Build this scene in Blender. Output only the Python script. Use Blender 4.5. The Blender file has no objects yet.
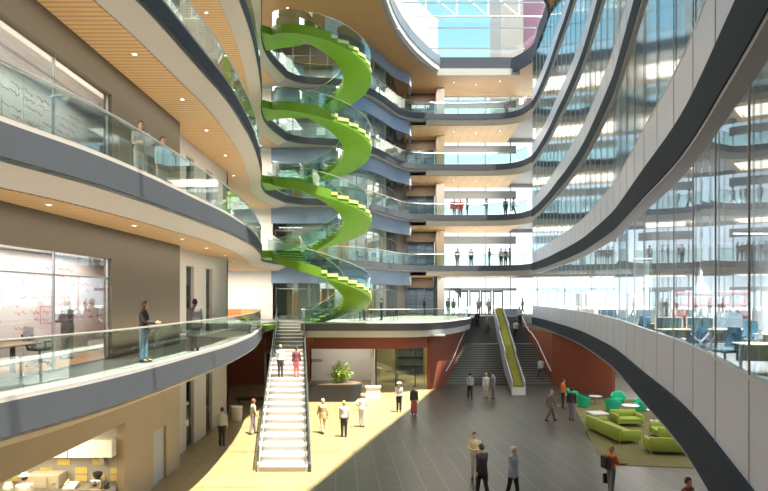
import bpy, bmesh, math, random
from mathutils import Vector, Matrix
random.seed(7)
PI = math.pi
S = bpy.context.scene
COL = S.collection
H_EYE, F = 6.88, 5.0

# ------------------------------------------------------------------ materials
def new_mat(name):
    m = bpy.data.materials.new(name); m.use_nodes = True
    nt = m.node_tree
    return m, nt, nt.nodes['Principled BSDF']

def mat(name, col, rough=0.6, metal=0.0, var=0.08, scale=6.0, bump=0.0, emit=0.0, spec=0.5):
    m, nt, b = new_mat(name)
    b.inputs['Roughness'].default_value = rough
    b.inputs['Metallic'].default_value = metal
    b.inputs['Specular IOR Level'].default_value = spec
    tc = nt.nodes.new('ShaderNodeTexCoord')
    nz = nt.nodes.new('ShaderNodeTexNoise'); nz.inputs['Scale'].default_value = scale; nz.inputs['Detail'].default_value = 3
    nt.links.new(tc.outputs['Object'], nz.inputs['Vector'])
    mx = nt.nodes.new('ShaderNodeMix'); mx.data_type = 'RGBA'
    c = list(col)
    mx.inputs[6].default_value = [x*(1-var) for x in c]+[1]
    mx.inputs[7].default_value = [min(1, x*(1+var)) for x in c]+[1]
    nt.links.new(nz.outputs['Fac'], mx.inputs[0])
    nt.links.new(mx.outputs[2], b.inputs['Base Color'])
    if bump:
        bp = nt.nodes.new('ShaderNodeBump'); bp.inputs['Strength'].default_value = bump; bp.inputs['Distance'].default_value = 0.02
        nt.links.new(nz.outputs['Fac'], bp.inputs['Height']); nt.links.new(bp.outputs['Normal'], b.inputs['Normal'])
    if emit:
        b.inputs['Emission Color'].default_value = c+[1]
        b.inputs['Emission Strength'].default_value = emit
    return m

def glass(name, tint, refl=0.04, rough=0.0, ior=1.45, gcol=(.92, .97, 1)):
    m, nt, b = new_mat(name)
    nt.nodes.remove(b)
    out = [n for n in nt.nodes if n.type == 'OUTPUT_MATERIAL'][0]
    tr = nt.nodes.new('ShaderNodeBsdfTransparent'); tr.inputs['Color'].default_value = list(tint)+[1]
    gl = nt.nodes.new('ShaderNodeBsdfGlossy'); gl.inputs['Roughness'].default_value = rough
    gl.inputs['Color'].default_value = list(gcol)+[1]
    fr = nt.nodes.new('ShaderNodeFresnel'); fr.inputs['IOR'].default_value = ior
    ge = nt.nodes.new('ShaderNodeNewGeometry')
    io = nt.nodes.new('ShaderNodeMapRange'); io.inputs[3].default_value = ior; io.inputs[4].default_value = 1/ior
    nt.links.new(ge.outputs['Backfacing'], io.inputs[0]); nt.links.new(io.outputs[0], fr.inputs['IOR'])
    ad = nt.nodes.new('ShaderNodeMath'); ad.operation = 'ADD'; ad.use_clamp = True; ad.inputs[1].default_value = refl
    nt.links.new(fr.outputs[0], ad.inputs[0])
    mx = nt.nodes.new('ShaderNodeMixShader')
    nt.links.new(ad.outputs[0], mx.inputs[0]); nt.links.new(tr.outputs[0], mx.inputs[1]); nt.links.new(gl.outputs[0], mx.inputs[2])
    nt.links.new(mx.outputs[0], out.inputs['Surface'])
    return m

def slat_mat(name, ca, cb, spacing, axis='Y', gap=0.28, rough=0.5, rot=0):
    """boards with darker shadow gaps, grain by noise"""
    m, nt, b = new_mat(name)
    b.inputs['Roughness'].default_value = rough
    tc = nt.nodes.new('ShaderNodeTexCoord')
    sp = nt.nodes.new('ShaderNodeSeparateXYZ'); nt.links.new(tc.outputs['Object'], sp.inputs[0])
    dv = nt.nodes.new('ShaderNodeMath'); dv.operation = 'DIVIDE'; dv.inputs[1].default_value = spacing
    nt.links.new(sp.outputs[axis], dv.inputs[0])
    fr = nt.nodes.new('ShaderNodeMath'); fr.operation = 'FRACT'; nt.links.new(dv.outputs[0], fr.inputs[0])
    lt = nt.nodes.new('ShaderNodeMath'); lt.operation = 'LESS_THAN'; lt.inputs[1].default_value = gap
    nt.links.new(fr.outputs[0], lt.inputs[0])
    nz = nt.nodes.new('ShaderNodeTexNoise'); nz.inputs['Scale'].default_value = 1.4; nz.inputs['Detail'].default_value = 4
    nt.links.new(tc.outputs['Object'], nz.inputs['Vector'])
    m1 = nt.nodes.new('ShaderNodeMix'); m1.data_type = 'RGBA'
    m1.inputs[6].default_value = [x*.9 for x in ca]+[1]; m1.inputs[7].default_value = [min(1, x*1.1) for x in ca]+[1]
    nt.links.new(nz.outputs['Fac'], m1.inputs[0])
    m2 = nt.nodes.new('ShaderNodeMix'); m2.data_type = 'RGBA'
    nt.links.new(lt.outputs[0], m2.inputs[0]); nt.links.new(m1.outputs[2], m2.inputs[6]); m2.inputs[7].default_value = list(cb)+[1]
    nt.links.new(m2.outputs[2], b.inputs['Base Color'])
    return m

def tile_mat(name, c1, c2, mortar, w, h, ang, rough=.35):
    m, nt, b = new_mat(name)
    b.inputs['Roughness'].default_value = rough
    tc = nt.nodes.new('ShaderNodeTexCoord')
    mp = nt.nodes.new('ShaderNodeMapping'); mp.inputs['Rotation'].default_value = (0, 0, ang)
    nt.links.new(tc.outputs['Object'], mp.inputs[0])
    br = nt.nodes.new('ShaderNodeTexBrick'); br.inputs['Scale'].default_value = 1
    br.inputs['Brick Width'].default_value = w; br.inputs['Row Height'].default_value = h
    br.inputs['Mortar Size'].default_value = .022; br.inputs['Mortar Smooth'].default_value = .3
    br.inputs['Color1'].default_value = list(c1)+[1]; br.inputs['Color2'].default_value = list(c2)+[1]; br.inputs['Mortar'].default_value = list(mortar)+[1]
    nt.links.new(mp.outputs[0], br.inputs['Vector'])
    nz = nt.nodes.new('ShaderNodeTexNoise'); nz.inputs['Scale'].default_value = 2.5; nz.inputs['Detail'].default_value = 5
    nt.links.new(tc.outputs['Object'], nz.inputs['Vector'])
    mx = nt.nodes.new('ShaderNodeMix'); mx.data_type = 'RGBA'; mx.blend_type = 'MULTIPLY'; mx.inputs[0].default_value = .35
    nt.links.new(br.outputs['Color'], mx.inputs[6]); nt.links.new(nz.outputs['Color'], mx.inputs[7])
    nt.links.new(mx.outputs[2], b.inputs['Base Color'])
    return m

M = {}
def setup_mats():
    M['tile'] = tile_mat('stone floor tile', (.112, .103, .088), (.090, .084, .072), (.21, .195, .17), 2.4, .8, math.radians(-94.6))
    M['limestone'] = tile_mat('golden limestone floor tile', (.40, .305, .155), (.36, .275, .138), (.28, .215, .115), 2.4, .8, math.radians(-94.6))  # golden stone, with the warmth of the sun patch put into its colour
    M['doorgrey'] = mat('pale blue grey door leaf', (.42, .43, .45), .5)
    M['carpet'] = mat('grey gallery flooring', (.24, .235, .22), .8)
    M['officefloor'] = mat('office carpet', (.30, .33, .36), .9, var=.2, scale=20)
    M['orange'] = mat('orange carpet', (.55, .2, .07), .9, var=.2)
    M['wood'] = slat_mat('timber slat ceiling', (.64, .42, .20), (.40, .235, .10), .24, 'Y')
    M['woodbridge'] = slat_mat('pale timber board ceiling', (.74, .50, .26), (.58, .37, .17), .9, 'X', gap=.06)
    M['woodroof'] = slat_mat('timber board roof lining', (.52, .31, .14), (.46, .27, .12), .5, 'Y', gap=.1)
    M['woodpanel'] = mat('honey wood panel', (.50, .30, .12), .5, var=.18, scale=3)
    M['tabletop'] = mat('orange brown table veneer', (.34, .13, .05), .45, var=.15, scale=3)
    M['brown'] = mat('dark brown panel', (.16, .105, .06), .5)
    M['fasciar'] = mat('dark charcoal metal fascia', (.036, .049, .071), .8, .0, var=.05, scale=2, spec=.12)  # same metal as the west fascia, darker copy for the shaded east edge
    M['fascia'] = mat('dark slate metal fascia', (.105, .117, .140), .8, .0, var=.05, scale=2, spec=.12)  # lightened copy, part of the sun on the west edges is in its colour
    M['fasciad'] = mat('mid slate metal fascia', (.16, .17, .19), .7, .0, var=.05, scale=2, spec=.2)  # lighter slate, sunlight on the drum edge put into the colour
    M['rim'] = mat('pale grey plaster edge', (.60, .56, .52), .6, var=.04, scale=1)
    M['rimr'] = mat('lilac grey soffit edge', (.40, .42, .50), .6, var=.04, scale=1)
    M['grey'] = mat('grey plaster', (.45, .45, .47), .6)
    M['spandrel'] = mat('silver white spandrel panel', (.60, .65, .81), .4, var=.04, scale=.6)
    M['mullion'] = mat('grey aluminium', (.35, .38, .41), .4, .6)
    M['mullionr'] = mat('pale grey aluminium', (.60, .64, .68), .5)
    M['darkframe'] = mat('dark aluminium frame', (.07, .075, .08), .4)
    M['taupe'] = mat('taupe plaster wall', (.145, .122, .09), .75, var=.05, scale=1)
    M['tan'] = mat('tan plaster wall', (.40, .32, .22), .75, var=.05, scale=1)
    M['pale'] = mat('pale grey plaster wall', (.58, .55, .52), .7, var=.04, scale=1)
    M['white'] = mat('white plaster', (.82, .80, .76), .6, var=.03, scale=1)
    M['whitegloss'] = mat('white lacquer', (.86, .86, .85), .3, var=.02)
    M['blue'] = mat('blue grey painted bulkhead', (.27, .37, .55), .45, var=.06, scale=1)
    M['red'] = mat('terracotta red wall', (.28, .076, .042), .6, var=.08, scale=1.2)
    M['green'] = mat('lime green painted steel', (.19, .42, .03), .5, var=.05, scale=1)
    M['greentread'] = mat('pale lime stair tread', (.80, .90, .30), .5)  # treads lightened toward the yellow of sunlit steps
    M['lime'] = mat('lime green upholstery', (.32, .41, .06), .7, var=.08, scale=14)
    M['teal'] = mat('mint green shell', (.02, .55, .32), .45, var=.05)
    M['rug'] = mat('olive rug', (.17, .155, .06), .95, var=.25, scale=3)
    M['stone'] = mat('pale stair stone', (.55, .52, .49), .6, var=.06)
    M['darkstone'] = mat('grey stair stone', (.15, .145, .13), .5, var=.1)
    M['darknose'] = mat('pale stair nosing', (.30, .29, .27), .5)
    M['nosing'] = mat('near white tread', (.82, .80, .78), .5)
    M['black'] = mat('black plastic', (.025, .026, .028), .45)
    M['board'] = mat('white marker board', (.80, .74, .72), .35, var=.03, scale=1)
    M['ink'] = mat('red marker ink', (.62, .20, .22), .6)
    M['inkb'] = mat('violet marker ink', (.40, .32, .50), .6)
    M['steel'] = mat('brushed steel', (.55, .54, .52), .35, .7)
    M['chrome'] = mat('polished chrome', (.8, .8, .8), .15, 1)
    M['beige'] = mat('beige enamel', (.50, .44, .35), .5)
    M['olive'] = mat('olive ochre wall', (.36, .29, .12), .7)
    M['yellow'] = mat('yellow wall tile', (.75, .58, .20), .4, var=.1)
    M['greytile'] = mat('grey wall tile', (.42, .41, .39), .4, var=.1)
    M['moss'] = mat('yellow green moss', (.27, .25, .03), .95, var=.5, scale=14, bump=.6)
    M['leaf'] = mat('fresh green leaf', (.35, .50, .09), .6, var=.25, scale=8)
    M['deskblue'] = mat('blue grey chair mesh', (.07, .20, .27), .7, var=.1)
    M['screen'] = mat('dark teal desk screen', (.05, .105, .125), .6)
    M['screenl'] = mat('grey desk screen', (.24, .29, .31), .7)
    M['deskwood'] = mat('pale oak desk top', (.72, .57, .38), .45)
    M['redshelf'] = mat('red shelf board', (.62, .10, .09), .5)
    M['lamp'] = mat('glowing lamp diffuser', (1, .95, .85), .5, emit=6)
    M['lampw'] = mat('glowing white diffuser', (.95, .98, 1), .5, emit=5)
    M['glass'] = glass('clear balustrade glass', (.84, .93, .90), .03)
    M['glassg'] = glass('greenish stair glass', (.80, .92, .89), .05)
    M['glassr'] = glass('tinted curtain wall glass', (.64, .72, .75), .13, rough=.10, ior=1.4, gcol=(.78, .86, .89))
    M['glassl'] = glass('clear curtain wall glass', (.90, .95, .97), .0, ior=1.12)
    M['glassw'] = glass('clear window glass', (.93, .97, .98), .02)
    M['glasss'] = glass('skylight glass', (.95, .98, 1), .0, ior=1.06)
    M['glassd'] = glass('dark door glass', (.25, .28, .28), .06)
    M['sand'] = mat('pale exterior paving', (.62, .62, .62), .9)
    M['extgrey'] = mat('grey beige tower cladding', (.22, .21, .195), .7)
    M['extmag'] = mat('magenta tower cladding', (.13, .06, .10), .6)
    M['extwhite'] = mat('white cladding panel', (.80, .81, .80), .6, var=.03)
setup_mats()

# ------------------------------------------------------------------ mesh builder
class MB:
    def __init__(s): s.v = []; s.f = []; s.m = []
    def quad(s, pts, mi=0):
        b = len(s.v); s.v += [tuple(p) for p in pts]; s.f.append(tuple(range(b, b+len(pts)))); s.m.append(mi); return s
    def box(s, x0, x1, y0, y1, z0, z1, mi=0, mtx=None):
        b = len(s.v)
        P = [(x0, y0, z0), (x1, y0, z0), (x1, y1, z0), (x0, y1, z0), (x0, y0, z1), (x1, y0, z1), (x1, y1, z1), (x0, y1, z1)]
        if mtx is not None: P = [tuple(mtx @ Vector(p)) for p in P]
        s.v += P
        for q in ((0, 3, 2, 1), (4, 5, 6, 7), (0, 1, 5, 4), (1, 2, 6, 5), (2, 3, 7, 6), (3, 0, 4, 7)):
            s.f.append(tuple(b+i for i in q)); s.m.append(mi)
        return s
    def prism(s, poly, z0, z1, mt=0, mb=None, ms=None):
        """poly: xy list (ccw or cw)."""
        a = sum(poly[i][0]*poly[(i+1) % len(poly)][1]-poly[(i+1) % len(poly)][0]*poly[i][1] for i in range(len(poly)))
        if a < 0: poly = poly[::-1]
        n = len(poly); b = len(s.v)
        s.v += [(p[0], p[1], z0) for p in poly]+[(p[0], p[1], z1) for p in poly]
        s.f.append(tuple(b+n+i for i in range(n))); s.m.append(mt)
        s.f.append(tuple(b+n-1-i for i in range(n))); s.m.append(mt if mb is None else mb)
        for i in range(n):
            j = (i+1) % n
            s.f.append((b+i, b+j, b+n+j, b+n+i)); s.m.append(mt if ms is None else ms)
        return s
    def sweep(s, rings, mi=0, closed=False, cap=True):
        """rings: list of equal-length lists of 3d points (closed loops)."""
        k = len(rings[0]); b = len(s.v)
        for r in rings: s.v += [tuple(p) for p in r]
        n = len(rings)
        for i in range(n-1 if not closed else n):
            i2 = (i+1) % n
            for j in range(k):
                j2 = (j+1) % k
                s.f.append((b+i*k+j, b+i*k+j2, b+i2*k+j2, b+i2*k+j)); s.m.append(mi)
        if cap and not closed:
            s.f.append(tuple(b+j for j in range(k))[::-1]); s.m.append(mi)
            s.f.append(tuple(b+(n-1)*k+j for j in range(k))); s.m.append(mi)
        return s
    def band(s, path, o0, o1, z0, z1, mi=0):
        """rectangular band along a plan path between offsets o0<o1 and heights (z may be functions of index)."""
        A = offset(path, o0); B = offset(path, o1)
        rings = [[(a[0], a[1], z0), (a[0], a[1], z1), (c[0], c[1], z1), (c[0], c[1], z0)] for a, c in zip(A, B)]
        return s.sweep(rings, mi)
    def slope(s, path, o0, z0, o1, z1, t, mi=0):
        """sloping band from (o0,z0) to (o1,z1) with thickness t upward."""
        A = offset(path, o0); B = offset(path, o1)
        rings = [[(a[0], a[1], z0), (a[0], a[1], z0+t), (c[0], c[1], z1+t), (c[0], c[1], z1)] for a, c in zip(A, B)]
        return s.sweep(rings, mi)
    def tube(s, pts, r, n=8, mi=0, cap=True):
        pts = [Vector(p) for p in pts]
        rr = r if isinstance(r, (list, tuple)) else [r]*len(pts)
        rings = []
        up = Vector((0, 0, 1)); prev = None
        for i, p in enumerate(pts):
            t = (pts[min(i+1, len(pts)-1)]-pts[max(i-1, 0)])
            t = t.normalized() if t.length > 1e-9 else Vector((0, 0, 1))
            if prev is None:
                ref = up if abs(t.z) < .9 else Vector((0, 1, 0))
                x = t.cross(ref).normalized()
            else:
                x = (prev - t*prev.dot(t)); x = x.normalized() if x.length > 1e-6 else t.orthogonal().normalized()
            prev = x; y = t.cross(x)
            rings.append([p+(x*math.cos(a)+y*math.sin(a))*rr[i] for a in (2*PI*k/n for k in range(n))])
        return s.sweep(rings, mi, cap=cap)
    def cyl(s, x, y, z0, z1, r, n=16, mi=0, r1=None):
        r1 = r if r1 is None else r1
        return s.sweep([[(x+q*math.cos(2*PI*k/n), y+q*math.sin(2*PI*k/n), z) for k in range(n)] for z, q in ((z0, r), (z1, r1))], mi)
    def lathe(s, prof, n=20, c=(0, 0, 0), mi=0, cap=True):
        return s.sweep([[(c[0]+r*math.cos(2*PI*k/n), c[1]+r*math.sin(2*PI*k/n), c[2]+z) for k in range(n)] for r, z in prof], mi, cap=cap)
    def ell(s, c, r, n=12, m=8, mi=0):
        rings = []
        for i in range(m+1):
            a = -PI/2+PI*i/m; q = max(math.cos(a), .02)
            rings.append([(c[0]+r[0]*q*math.cos(2*PI*k/n), c[1]+r[1]*q*math.sin(2*PI*k/n), c[2]+r[2]*math.sin(a)) for k in range(n)])
        return s.sweep(rings, mi)
    def rbox(s, x0, x1, y0, y1, z0, z1, r=.04, mi=0):
        """box with rounded vertical edges and softened top/bottom"""
        def loop(ins, z):
            o = []
            rr = max(r-ins*.0, .001)
            for (cx, cy, a0) in ((x1-r, y1-r, 0), (x0+r, y1-r, PI/2), (x0+r, y0+r, PI), (x1-r, y0+r, 1.5*PI)):
                for k in range(4):
                    a = a0+k*PI/6
                    q = rr-ins
                    o.append((cx+q*math.cos(a), cy+q*math.sin(a), z))
            return o
        h = min(r*.6, (z1-z0)*.4)
        return s.sweep([loop(r*.45, z0), loop(0, z0+h), loop(0, z1-h), loop(r*.45, z1)], mi)
    def mesh(s, name, mats, smooth=False):
        me = bpy.data.meshes.new(name)
        me.from_pydata(s.v, [], s.f)
        for q in (mats if isinstance(mats, (list, tuple)) else [mats]): me.materials.append(M[q] if isinstance(q, str) else q)
        for p, i in zip(me.polygons, s.m): p.material_index = i; p.use_smooth = smooth
        bm = bmesh.new(); bm.from_mesh(me); bmesh.ops.recalc_face_normals(bm, faces=bm.faces); bm.to_mesh(me); bm.free()
        me.update(); return me
    def build(s, name, mats, parent=None, smooth=False, loc=None, rz=0):
        o = bpy.data.objects.new(name, s.mesh(name, mats, smooth)); COL.objects.link(o)
        if parent is not None: o.parent = parent
        if loc is not None: o.location = loc
        if rz: o.rotation_euler.z = rz
        if smooth and len(o.data.polygons) > 0:
            try: o.data.set_sharp_from_angle(angle=math.radians(40))
            except Exception: pass
        return o

def offset(path, d):
    out = []
    n = len(path)
    for i in range(n):
        a = path[max(i-1, 0)]; b = path[min(i+1, n-1)]
        tx, ty = b[0]-a[0], b[1]-a[1]; l = math.hypot(tx, ty) or 1
        out.append((path[i][0]-ty/l*d, path[i][1]+tx/l*d))
    return out
def crom(P, k=6):
    out = []
    for i in range(len(P)-1):
        p0 = P[max(i-1, 0)]; p1 = P[i]; p2 = P[i+1]; p3 = P[min(i+2, len(P)-1)]
        for j in range(k):
            t = j/k
            out.append(tuple(.5*((2*p1[c])+(-p0[c]+p2[c])*t+(2*p0[c]-5*p1[c]+4*p2[c]-p3[c])*t*t+(-p0[c]+3*p1[c]-3*p2[c]+p3[c])*t**3) for c in (0, 1)))
    out.append(tuple(P[-1])); return out
def resample(path, step):
    L = [0]
    for a, b in zip(path, path[1:]): L.append(L[-1]+math.hypot(b[0]-a[0], b[1]-a[1]))
    n = max(1, round(L[-1]/step)); out = []; i = 0
    for k in range(n+1):
        d = L[-1]*k/n
        while i < len(L)-2 and L[i+1] < d: i += 1
        t = (d-L[i])/max(L[i+1]-L[i], 1e-9); t = min(max(t, 0), 1)
        out.append((path[i][0]+(path[i+1][0]-path[i][0])*t, path[i][1]+(path[i+1][1]-path[i][1])*t))
    return out

def tag(o, label, cat, group=None, kind=None):
    o['label'] = label; o['category'] = cat
    if group: o['group'] = group
    if kind: o['kind'] = kind
    return o
def struct(o): o['kind'] = 'structure'; return o
def empty(name, loc=(0, 0, 0), rz=0):
    o = bpy.data.objects.new(name, None); COL.objects.link(o); o.location = loc; o.rotation_euler.z = rz
    o.empty_display_size = .2
    return o
def dup(o, loc=None, rz=None, parent=None):
    c = o.copy(); COL.objects.link(c)
    if parent is not None: c.parent = parent
    if loc is not None: c.location = loc
    if rz is not None: c.rotation_euler.z = rz
    for ch in [q for q in bpy.data.objects if q.parent == o]: dup(ch, parent=c)
    return c
def at(u, v, z):
    """point where the photo's pixel (u, v) meets height z"""
    y = 600*(H_EYE-z)/(v-297.0)
    return ((u-384)*y/600, y, z)
# ------------------------------------------------------------------ plan of the atrium edge
EL = crom([(-9.0, -3), (-8.2, 3), (-7.4, 7), (-6.8, 10.6), (-6.35, 13), (-6.1, 15.8), (-5.98, 19.7), (-5.92, 22.5), (-6.05, 25.5), (-6.3, 28.8), (-6.75, 32.3), (-7.4, 36.4), (-8.15, 40), (-8.45, 42.6), (-8.3, 45), (-7.75, 47.9)])
EB = crom([(-8.3, 45), (-7.75, 47.9), (-6.7, 49.15), (-5.2, 49.5), (-3.6, 49.9), (-1.3, 51.9), (-.1, 53.9), (.8, 55.9), (1.6, 57.6), (2.7, 58.8), (4.2, 59.2)])[6:]
ER0 = crom([(2.7, 58.8), (4.2, 59.2), (7.5, 59.3), (11, 59.15), (12.5, 58.6), (13.3, 57.5), (13.7, 55.6)])[6:]
ER = crom([(13.3, 57.5), (13.7, 55.6), (13.45, 52), (12.85, 46.8), (12.1, 41.6), (11.75, 39), (10.75, 32.8), (9.7, 27.7), (8.6, 22.8), (7.95, 20.3), (6.45, 15), (5.15, 10.4), (3.75, 6.4), (2.5, 3), (1.6, 0), (.9, -3)])[6:]
EDGE = EL+EB[1:]+ER0[1:]+ER[1:]
XW, XE, YS, YN = -15.0, 27.0, -3.0, 66.5      # outer building lines

# level-1 edge: wing, stair head, drum, main stair head
E1L = [p for p in EL if p[1] <= 42.7]
DRUM = crom([(-6.0, 43.2), (-5.6, 42.65), (-3.1, 42.55), (.6, 42.6), (2.6, 43.1), (4.4, 45.0), (5.6, 47.4), (6.6, 50.0), (7.6, 53.2), (8.2, 56.2), (8.4, 58.8)])

# ------------------------------------------------------------------ ground and exterior
o = MB().box(-300, 300, -150, 500, -.3, -.06).build('ground', 'sand'); struct(o)
o = MB().prism([(XW, YS), (XE, YS), (XE, YN), (XW, YN)], -.06, 0).build('floor', 'tile'); struct(o)

o = MB().prism([(XW, YS), (-9.2, YS), (-2.6, 21.3), (4.45, 46.9), (4.45, 53.5), (XW, 53.5)], 0, .006).build('floor', 'limestone'); struct(o)  # golden tile zone, east edge laid along the sun patch's shadow line

# ------------------------------------------------------------------ slabs
def floor_slab(k):
    f = F*k
    inner = offset(EDGE, .14)
    poly = inner+[(XE, YS), (XE, YN), (XW, YN), (XW, YS)]
    struct(MB().prism(poly, f-.62, f-.01, 0, 1, 1).build('floor', ['carpet', 'grey']))
def level1():
    f = F
    poly = offset(E1L, .13)+[(-8.5, 46.9), (-6.05, 46.9)]+offset(DRUM, .13)+[(8.4, 58.8), (13.3, 58.8)]+offset(ER, .13)+[(XE, YS), (XE, YN), (XW, YN), (XW, YS)]
    struct(MB().prism(poly, f-.62, f-.01, 0, 1, 1).build('floor', ['carpet', 'grey']))
level1()
for k in (2, 3, 4, 5): floor_slab(k)

def inset_poly_left(o0):
    a = offset(EL, o0)
    return a+[(XW, a[-1][1]), (XW, YS)]
def soffits(k):
    """timber ceilings hung under level k (k=6 is the roof)"""
    f = F*k
    struct(MB().prism(inset_poly_left(.75), f-1.03, f-.98).build('ceiling', 'wood'))
    br = offset(ER0, .6)
    struct(MB().prism([(2.2, YN-.05), (2.2, 59.9)]+[p for p in br if p[0] > 2.6 and p[0] < 13.3]+[(13.6, YN-.05)], f-1.03, f-.98).build('ceiling', 'woodbridge'))
for k in (2, 3, 4, 5): soffits(k)

for k in (1, 2, 3, 4, 5):
    f = F*k
    L = EL if k > 1 else E1L
    struct(MB().band(L, 0, .14, f-.62, f).build('trim', 'fascia'))
    m = MB().slope(L, .06, f-.70, .8, f-1.03, .08); struct(m.build('trim', 'rim'))
    struct(MB().band(L, .02, .14, f, f+.10).build('trim', 'rim'))
    if k > 1:
        struct(MB().band(EB, 0, .14, f-.52, f).build('trim', 'fascia'))
        struct(MB().band(ER0, 0, .14, f-.55, f).build('trim', 'fascia'))
        struct(MB().slope(ER0, .1, f-.62, .65, f-1.03, .07).build('trim', 'rim'))
    else:
        struct(MB().band(DRUM, 0, .14, f-.52, f).build('trim', 'fasciad'))
        struct(MB().band(DRUM, .12, .3, f-1.0, f-.52).build('trim', 'white'))
        struct(MB().band(DRUM, -.25, .2, f, f+.06).build('trim', 'pale'))
    struct(MB().band(ER, -.02, .14, f-.68, f+.02).build('trim', 'fasciar'))
    struct(MB().slope(ER, .0, f-.74, 1.4, f-1.0, .06).build('trim', 'rimr'))
    # right-hand spandrel, curtain wall and mullions
    struct(MB().band(ER, .04, .12, f+.02, f+1.08).build('wall_right', 'spandrel'))
    g = struct(MB().band(ER, .06, .09, f+1.08, f+4.0).build('window_%d' % k, 'glassr' if k > 1 else 'glassl'))
    mu = MB()
    pts = resample(ER, 1.9); nrm = offset(pts, 1.0)
    for p, q in zip(pts, nrm):
        n = Vector((q[0]-p[0], q[1]-p[1], 0)); t = Vector((-n.y, n.x, 0))
        mt = Matrix(((n.x, t.x, 0, p[0]), (n.y, t.y, 0, p[1]), (0, 0, 1, 0), (0, 0, 0, 1)))
        mu.box(.03, .05, -.009, .009, f+.02, f+4.0, mtx=mt)
    mu.band(ER, .03, .10, f+1.06, f+1.10)
    struct(mu.build('window_frame', 'mullionr', g))

# ------------------------------------------------------------------ roof and skylight
RL = crom([(-3.2, -3), (-3.0, 4), (-2.8, 10), (-2.4, 18), (-1.6, 28), (-.7, 38), (.45, 47), (2.2, 53), (4.4, 57.6), (5.5, 59.3)])  # unseen near part set back so sun reaches the west fascias
RF = [(5.5, 59.3), (12.6, 59.3)]
RR = crom([(12.6, 59.3), (13.5, 57.6), (13.95, 55.6), (13.5, 52), (12.9, 46.8), (11.1, 42.4), (8.0, 31), (5.9, 23.6), (4.1, 16.8), (1.4, 7), (.2, 3), (-1.2, -3)])  # unseen near part pulled over the void to shape the sun patch's edge
RO = RL+RF[1:-1]+RR
poly = RO+[(XE, YS), (XE, YN), (XW, YN), (XW, YS)]
struct(MB().prism(poly, 29.05, 30.3, 0, 1, 1).build('roof', ['extwhite', 'woodroof']))
struct(MB().band(RL, -.08, .12, 29.2, 29.75).build('trim', 'white'))
struct(MB().band(RL, -.14, .0, 29.75, 30.7).build('trim', 'mullion'))
struct(MB().band(RL, .04, .3, 28.9, 29.2).build('trim', 'mullion'))
struct(MB().box(5.3, 13.0, 59.1, 59.4, 29.35, 30.5).build('trim', 'fascia'))
struct(MB().box(5.2, 13.4, 59.0, 59.3, 28.7, 29.35).build('trim', 'rim'))
struct(MB().band(RR, -.12, .1, 29.0, 30.4).build('trim', 'fascia'))
# clerestory wall that rises over the opening's far corner
CW = [p for p in RL if p[1] > 34]
w = MB().band(CW, .25, .5, 30.3, 34.4); struct(w.build('wall_clerestory', 'extwhite'))
jm = MB()
for p in resample(offset(CW, .24), 3.2): jm.cyl(p[0], p[1], 30.3, 34.4, .05, 6)
struct(jm.build('trim', 'pale'))
sk = MB().prism(RO, 30.9, 30.93); sg = struct(sk.build('window_6', 'glasss'))
fr = MB()
for y in (49, 53.6, 58): fr.box(4.0 if y > 50 else 1.5, 13.6, y-.03, y+.03, 30.86, 30.98)
for y in range(2, 47, 5): fr.box(-2, 13, y-.03, y+.03, 30.86, 30.98)
struct(fr.build('window_frame', 'mullion', sg))
tr = empty('roof_truss', (0, 52, 31.1))
tag(tr, 'white steel roof truss above the skylight glass', 'truss')
for x0, x1 in ((1.6, 13.8),):
    MB().tube([(x0, 0, .1), (x1, 0, .1)], .07, 8).build('bottom_chord', 'extwhite', tr)
    MB().tube([(x0, 0, 2.4), (x1, 0, 2.4)], .07, 8).build('top_chord', 'extwhite', tr)
for x in (3.6, 6.3, 9.0, 11.7): MB().tube([(x, 0, .1), (x, 0, 2.4)], .08, 8).build('post', 'extwhite', tr)
for x in (3.6, 6.3, 9.0): MB().tube([(x, 0, 2.4), (x+2.7, 0, .1)], .06, 8).build('diagonal', 'extwhite', tr)

# towers seen through the skylight
t = empty('tower', (15.2, 78, 0)); tag(t, 'slim grey beige tower beyond the skylight', 'building')
MB().box(0, 2.9, 0, 8, 30.5, 75).build('facade', 'extgrey', t)
MB().box(-.05, 2.95, -.05, 8.05, 75, 76).build('roof_edge', 'extwhite', t)
t = empty('tower', (18.1, 79, 0)); tag(t, 'magenta clad tower beside the grey one, beyond the skylight', 'building')
MB().box(0, 7, 0, 9, 30.5, 70).build('facade', 'extmag', t)
MB().box(-.05, 7.05, -.05, 9.05, 70, 71).build('roof_edge', 'extmag', t)

# ------------------------------------------------------------------ outer shell
# east glazing
for k in range(6):
    f = F*k
    g = struct(MB().box(XE-.03, XE, YS, YN, f+.1, f+4.0).build('window_%d' % (10+k), 'glassw'))
    fr = MB()
    for y in range(-3, 67, 4): fr.box(XE-.1, XE+.1, y-.06, y+.06, f, f+4.2)
    struct(fr.build('window_frame', 'mullion', g))
    struct(MB().box(XE-.1, XE+.1, YS, YN, f+4.0, f+5.0).build('wall_right', 'grey'))
    # south end, behind the camera
    struct(MB().box(XW, EDGE[0][0], YS-.2, YS, f, f+5).build('wall_back', 'pale'))
    struct(MB().box(EDGE[-1][0], XE, YS-.2, YS, f, f+5).build('wall_back', 'pale'))
struct(MB().box(EDGE[0][0], EDGE[-1][0], YS-.2, YS, 0, 30.3).build('wall_back', 'pale'))
struct(MB().box(XW-.2, XW, YS, YN, 0, 29.05).build('wall_left', 'pale'))
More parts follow.
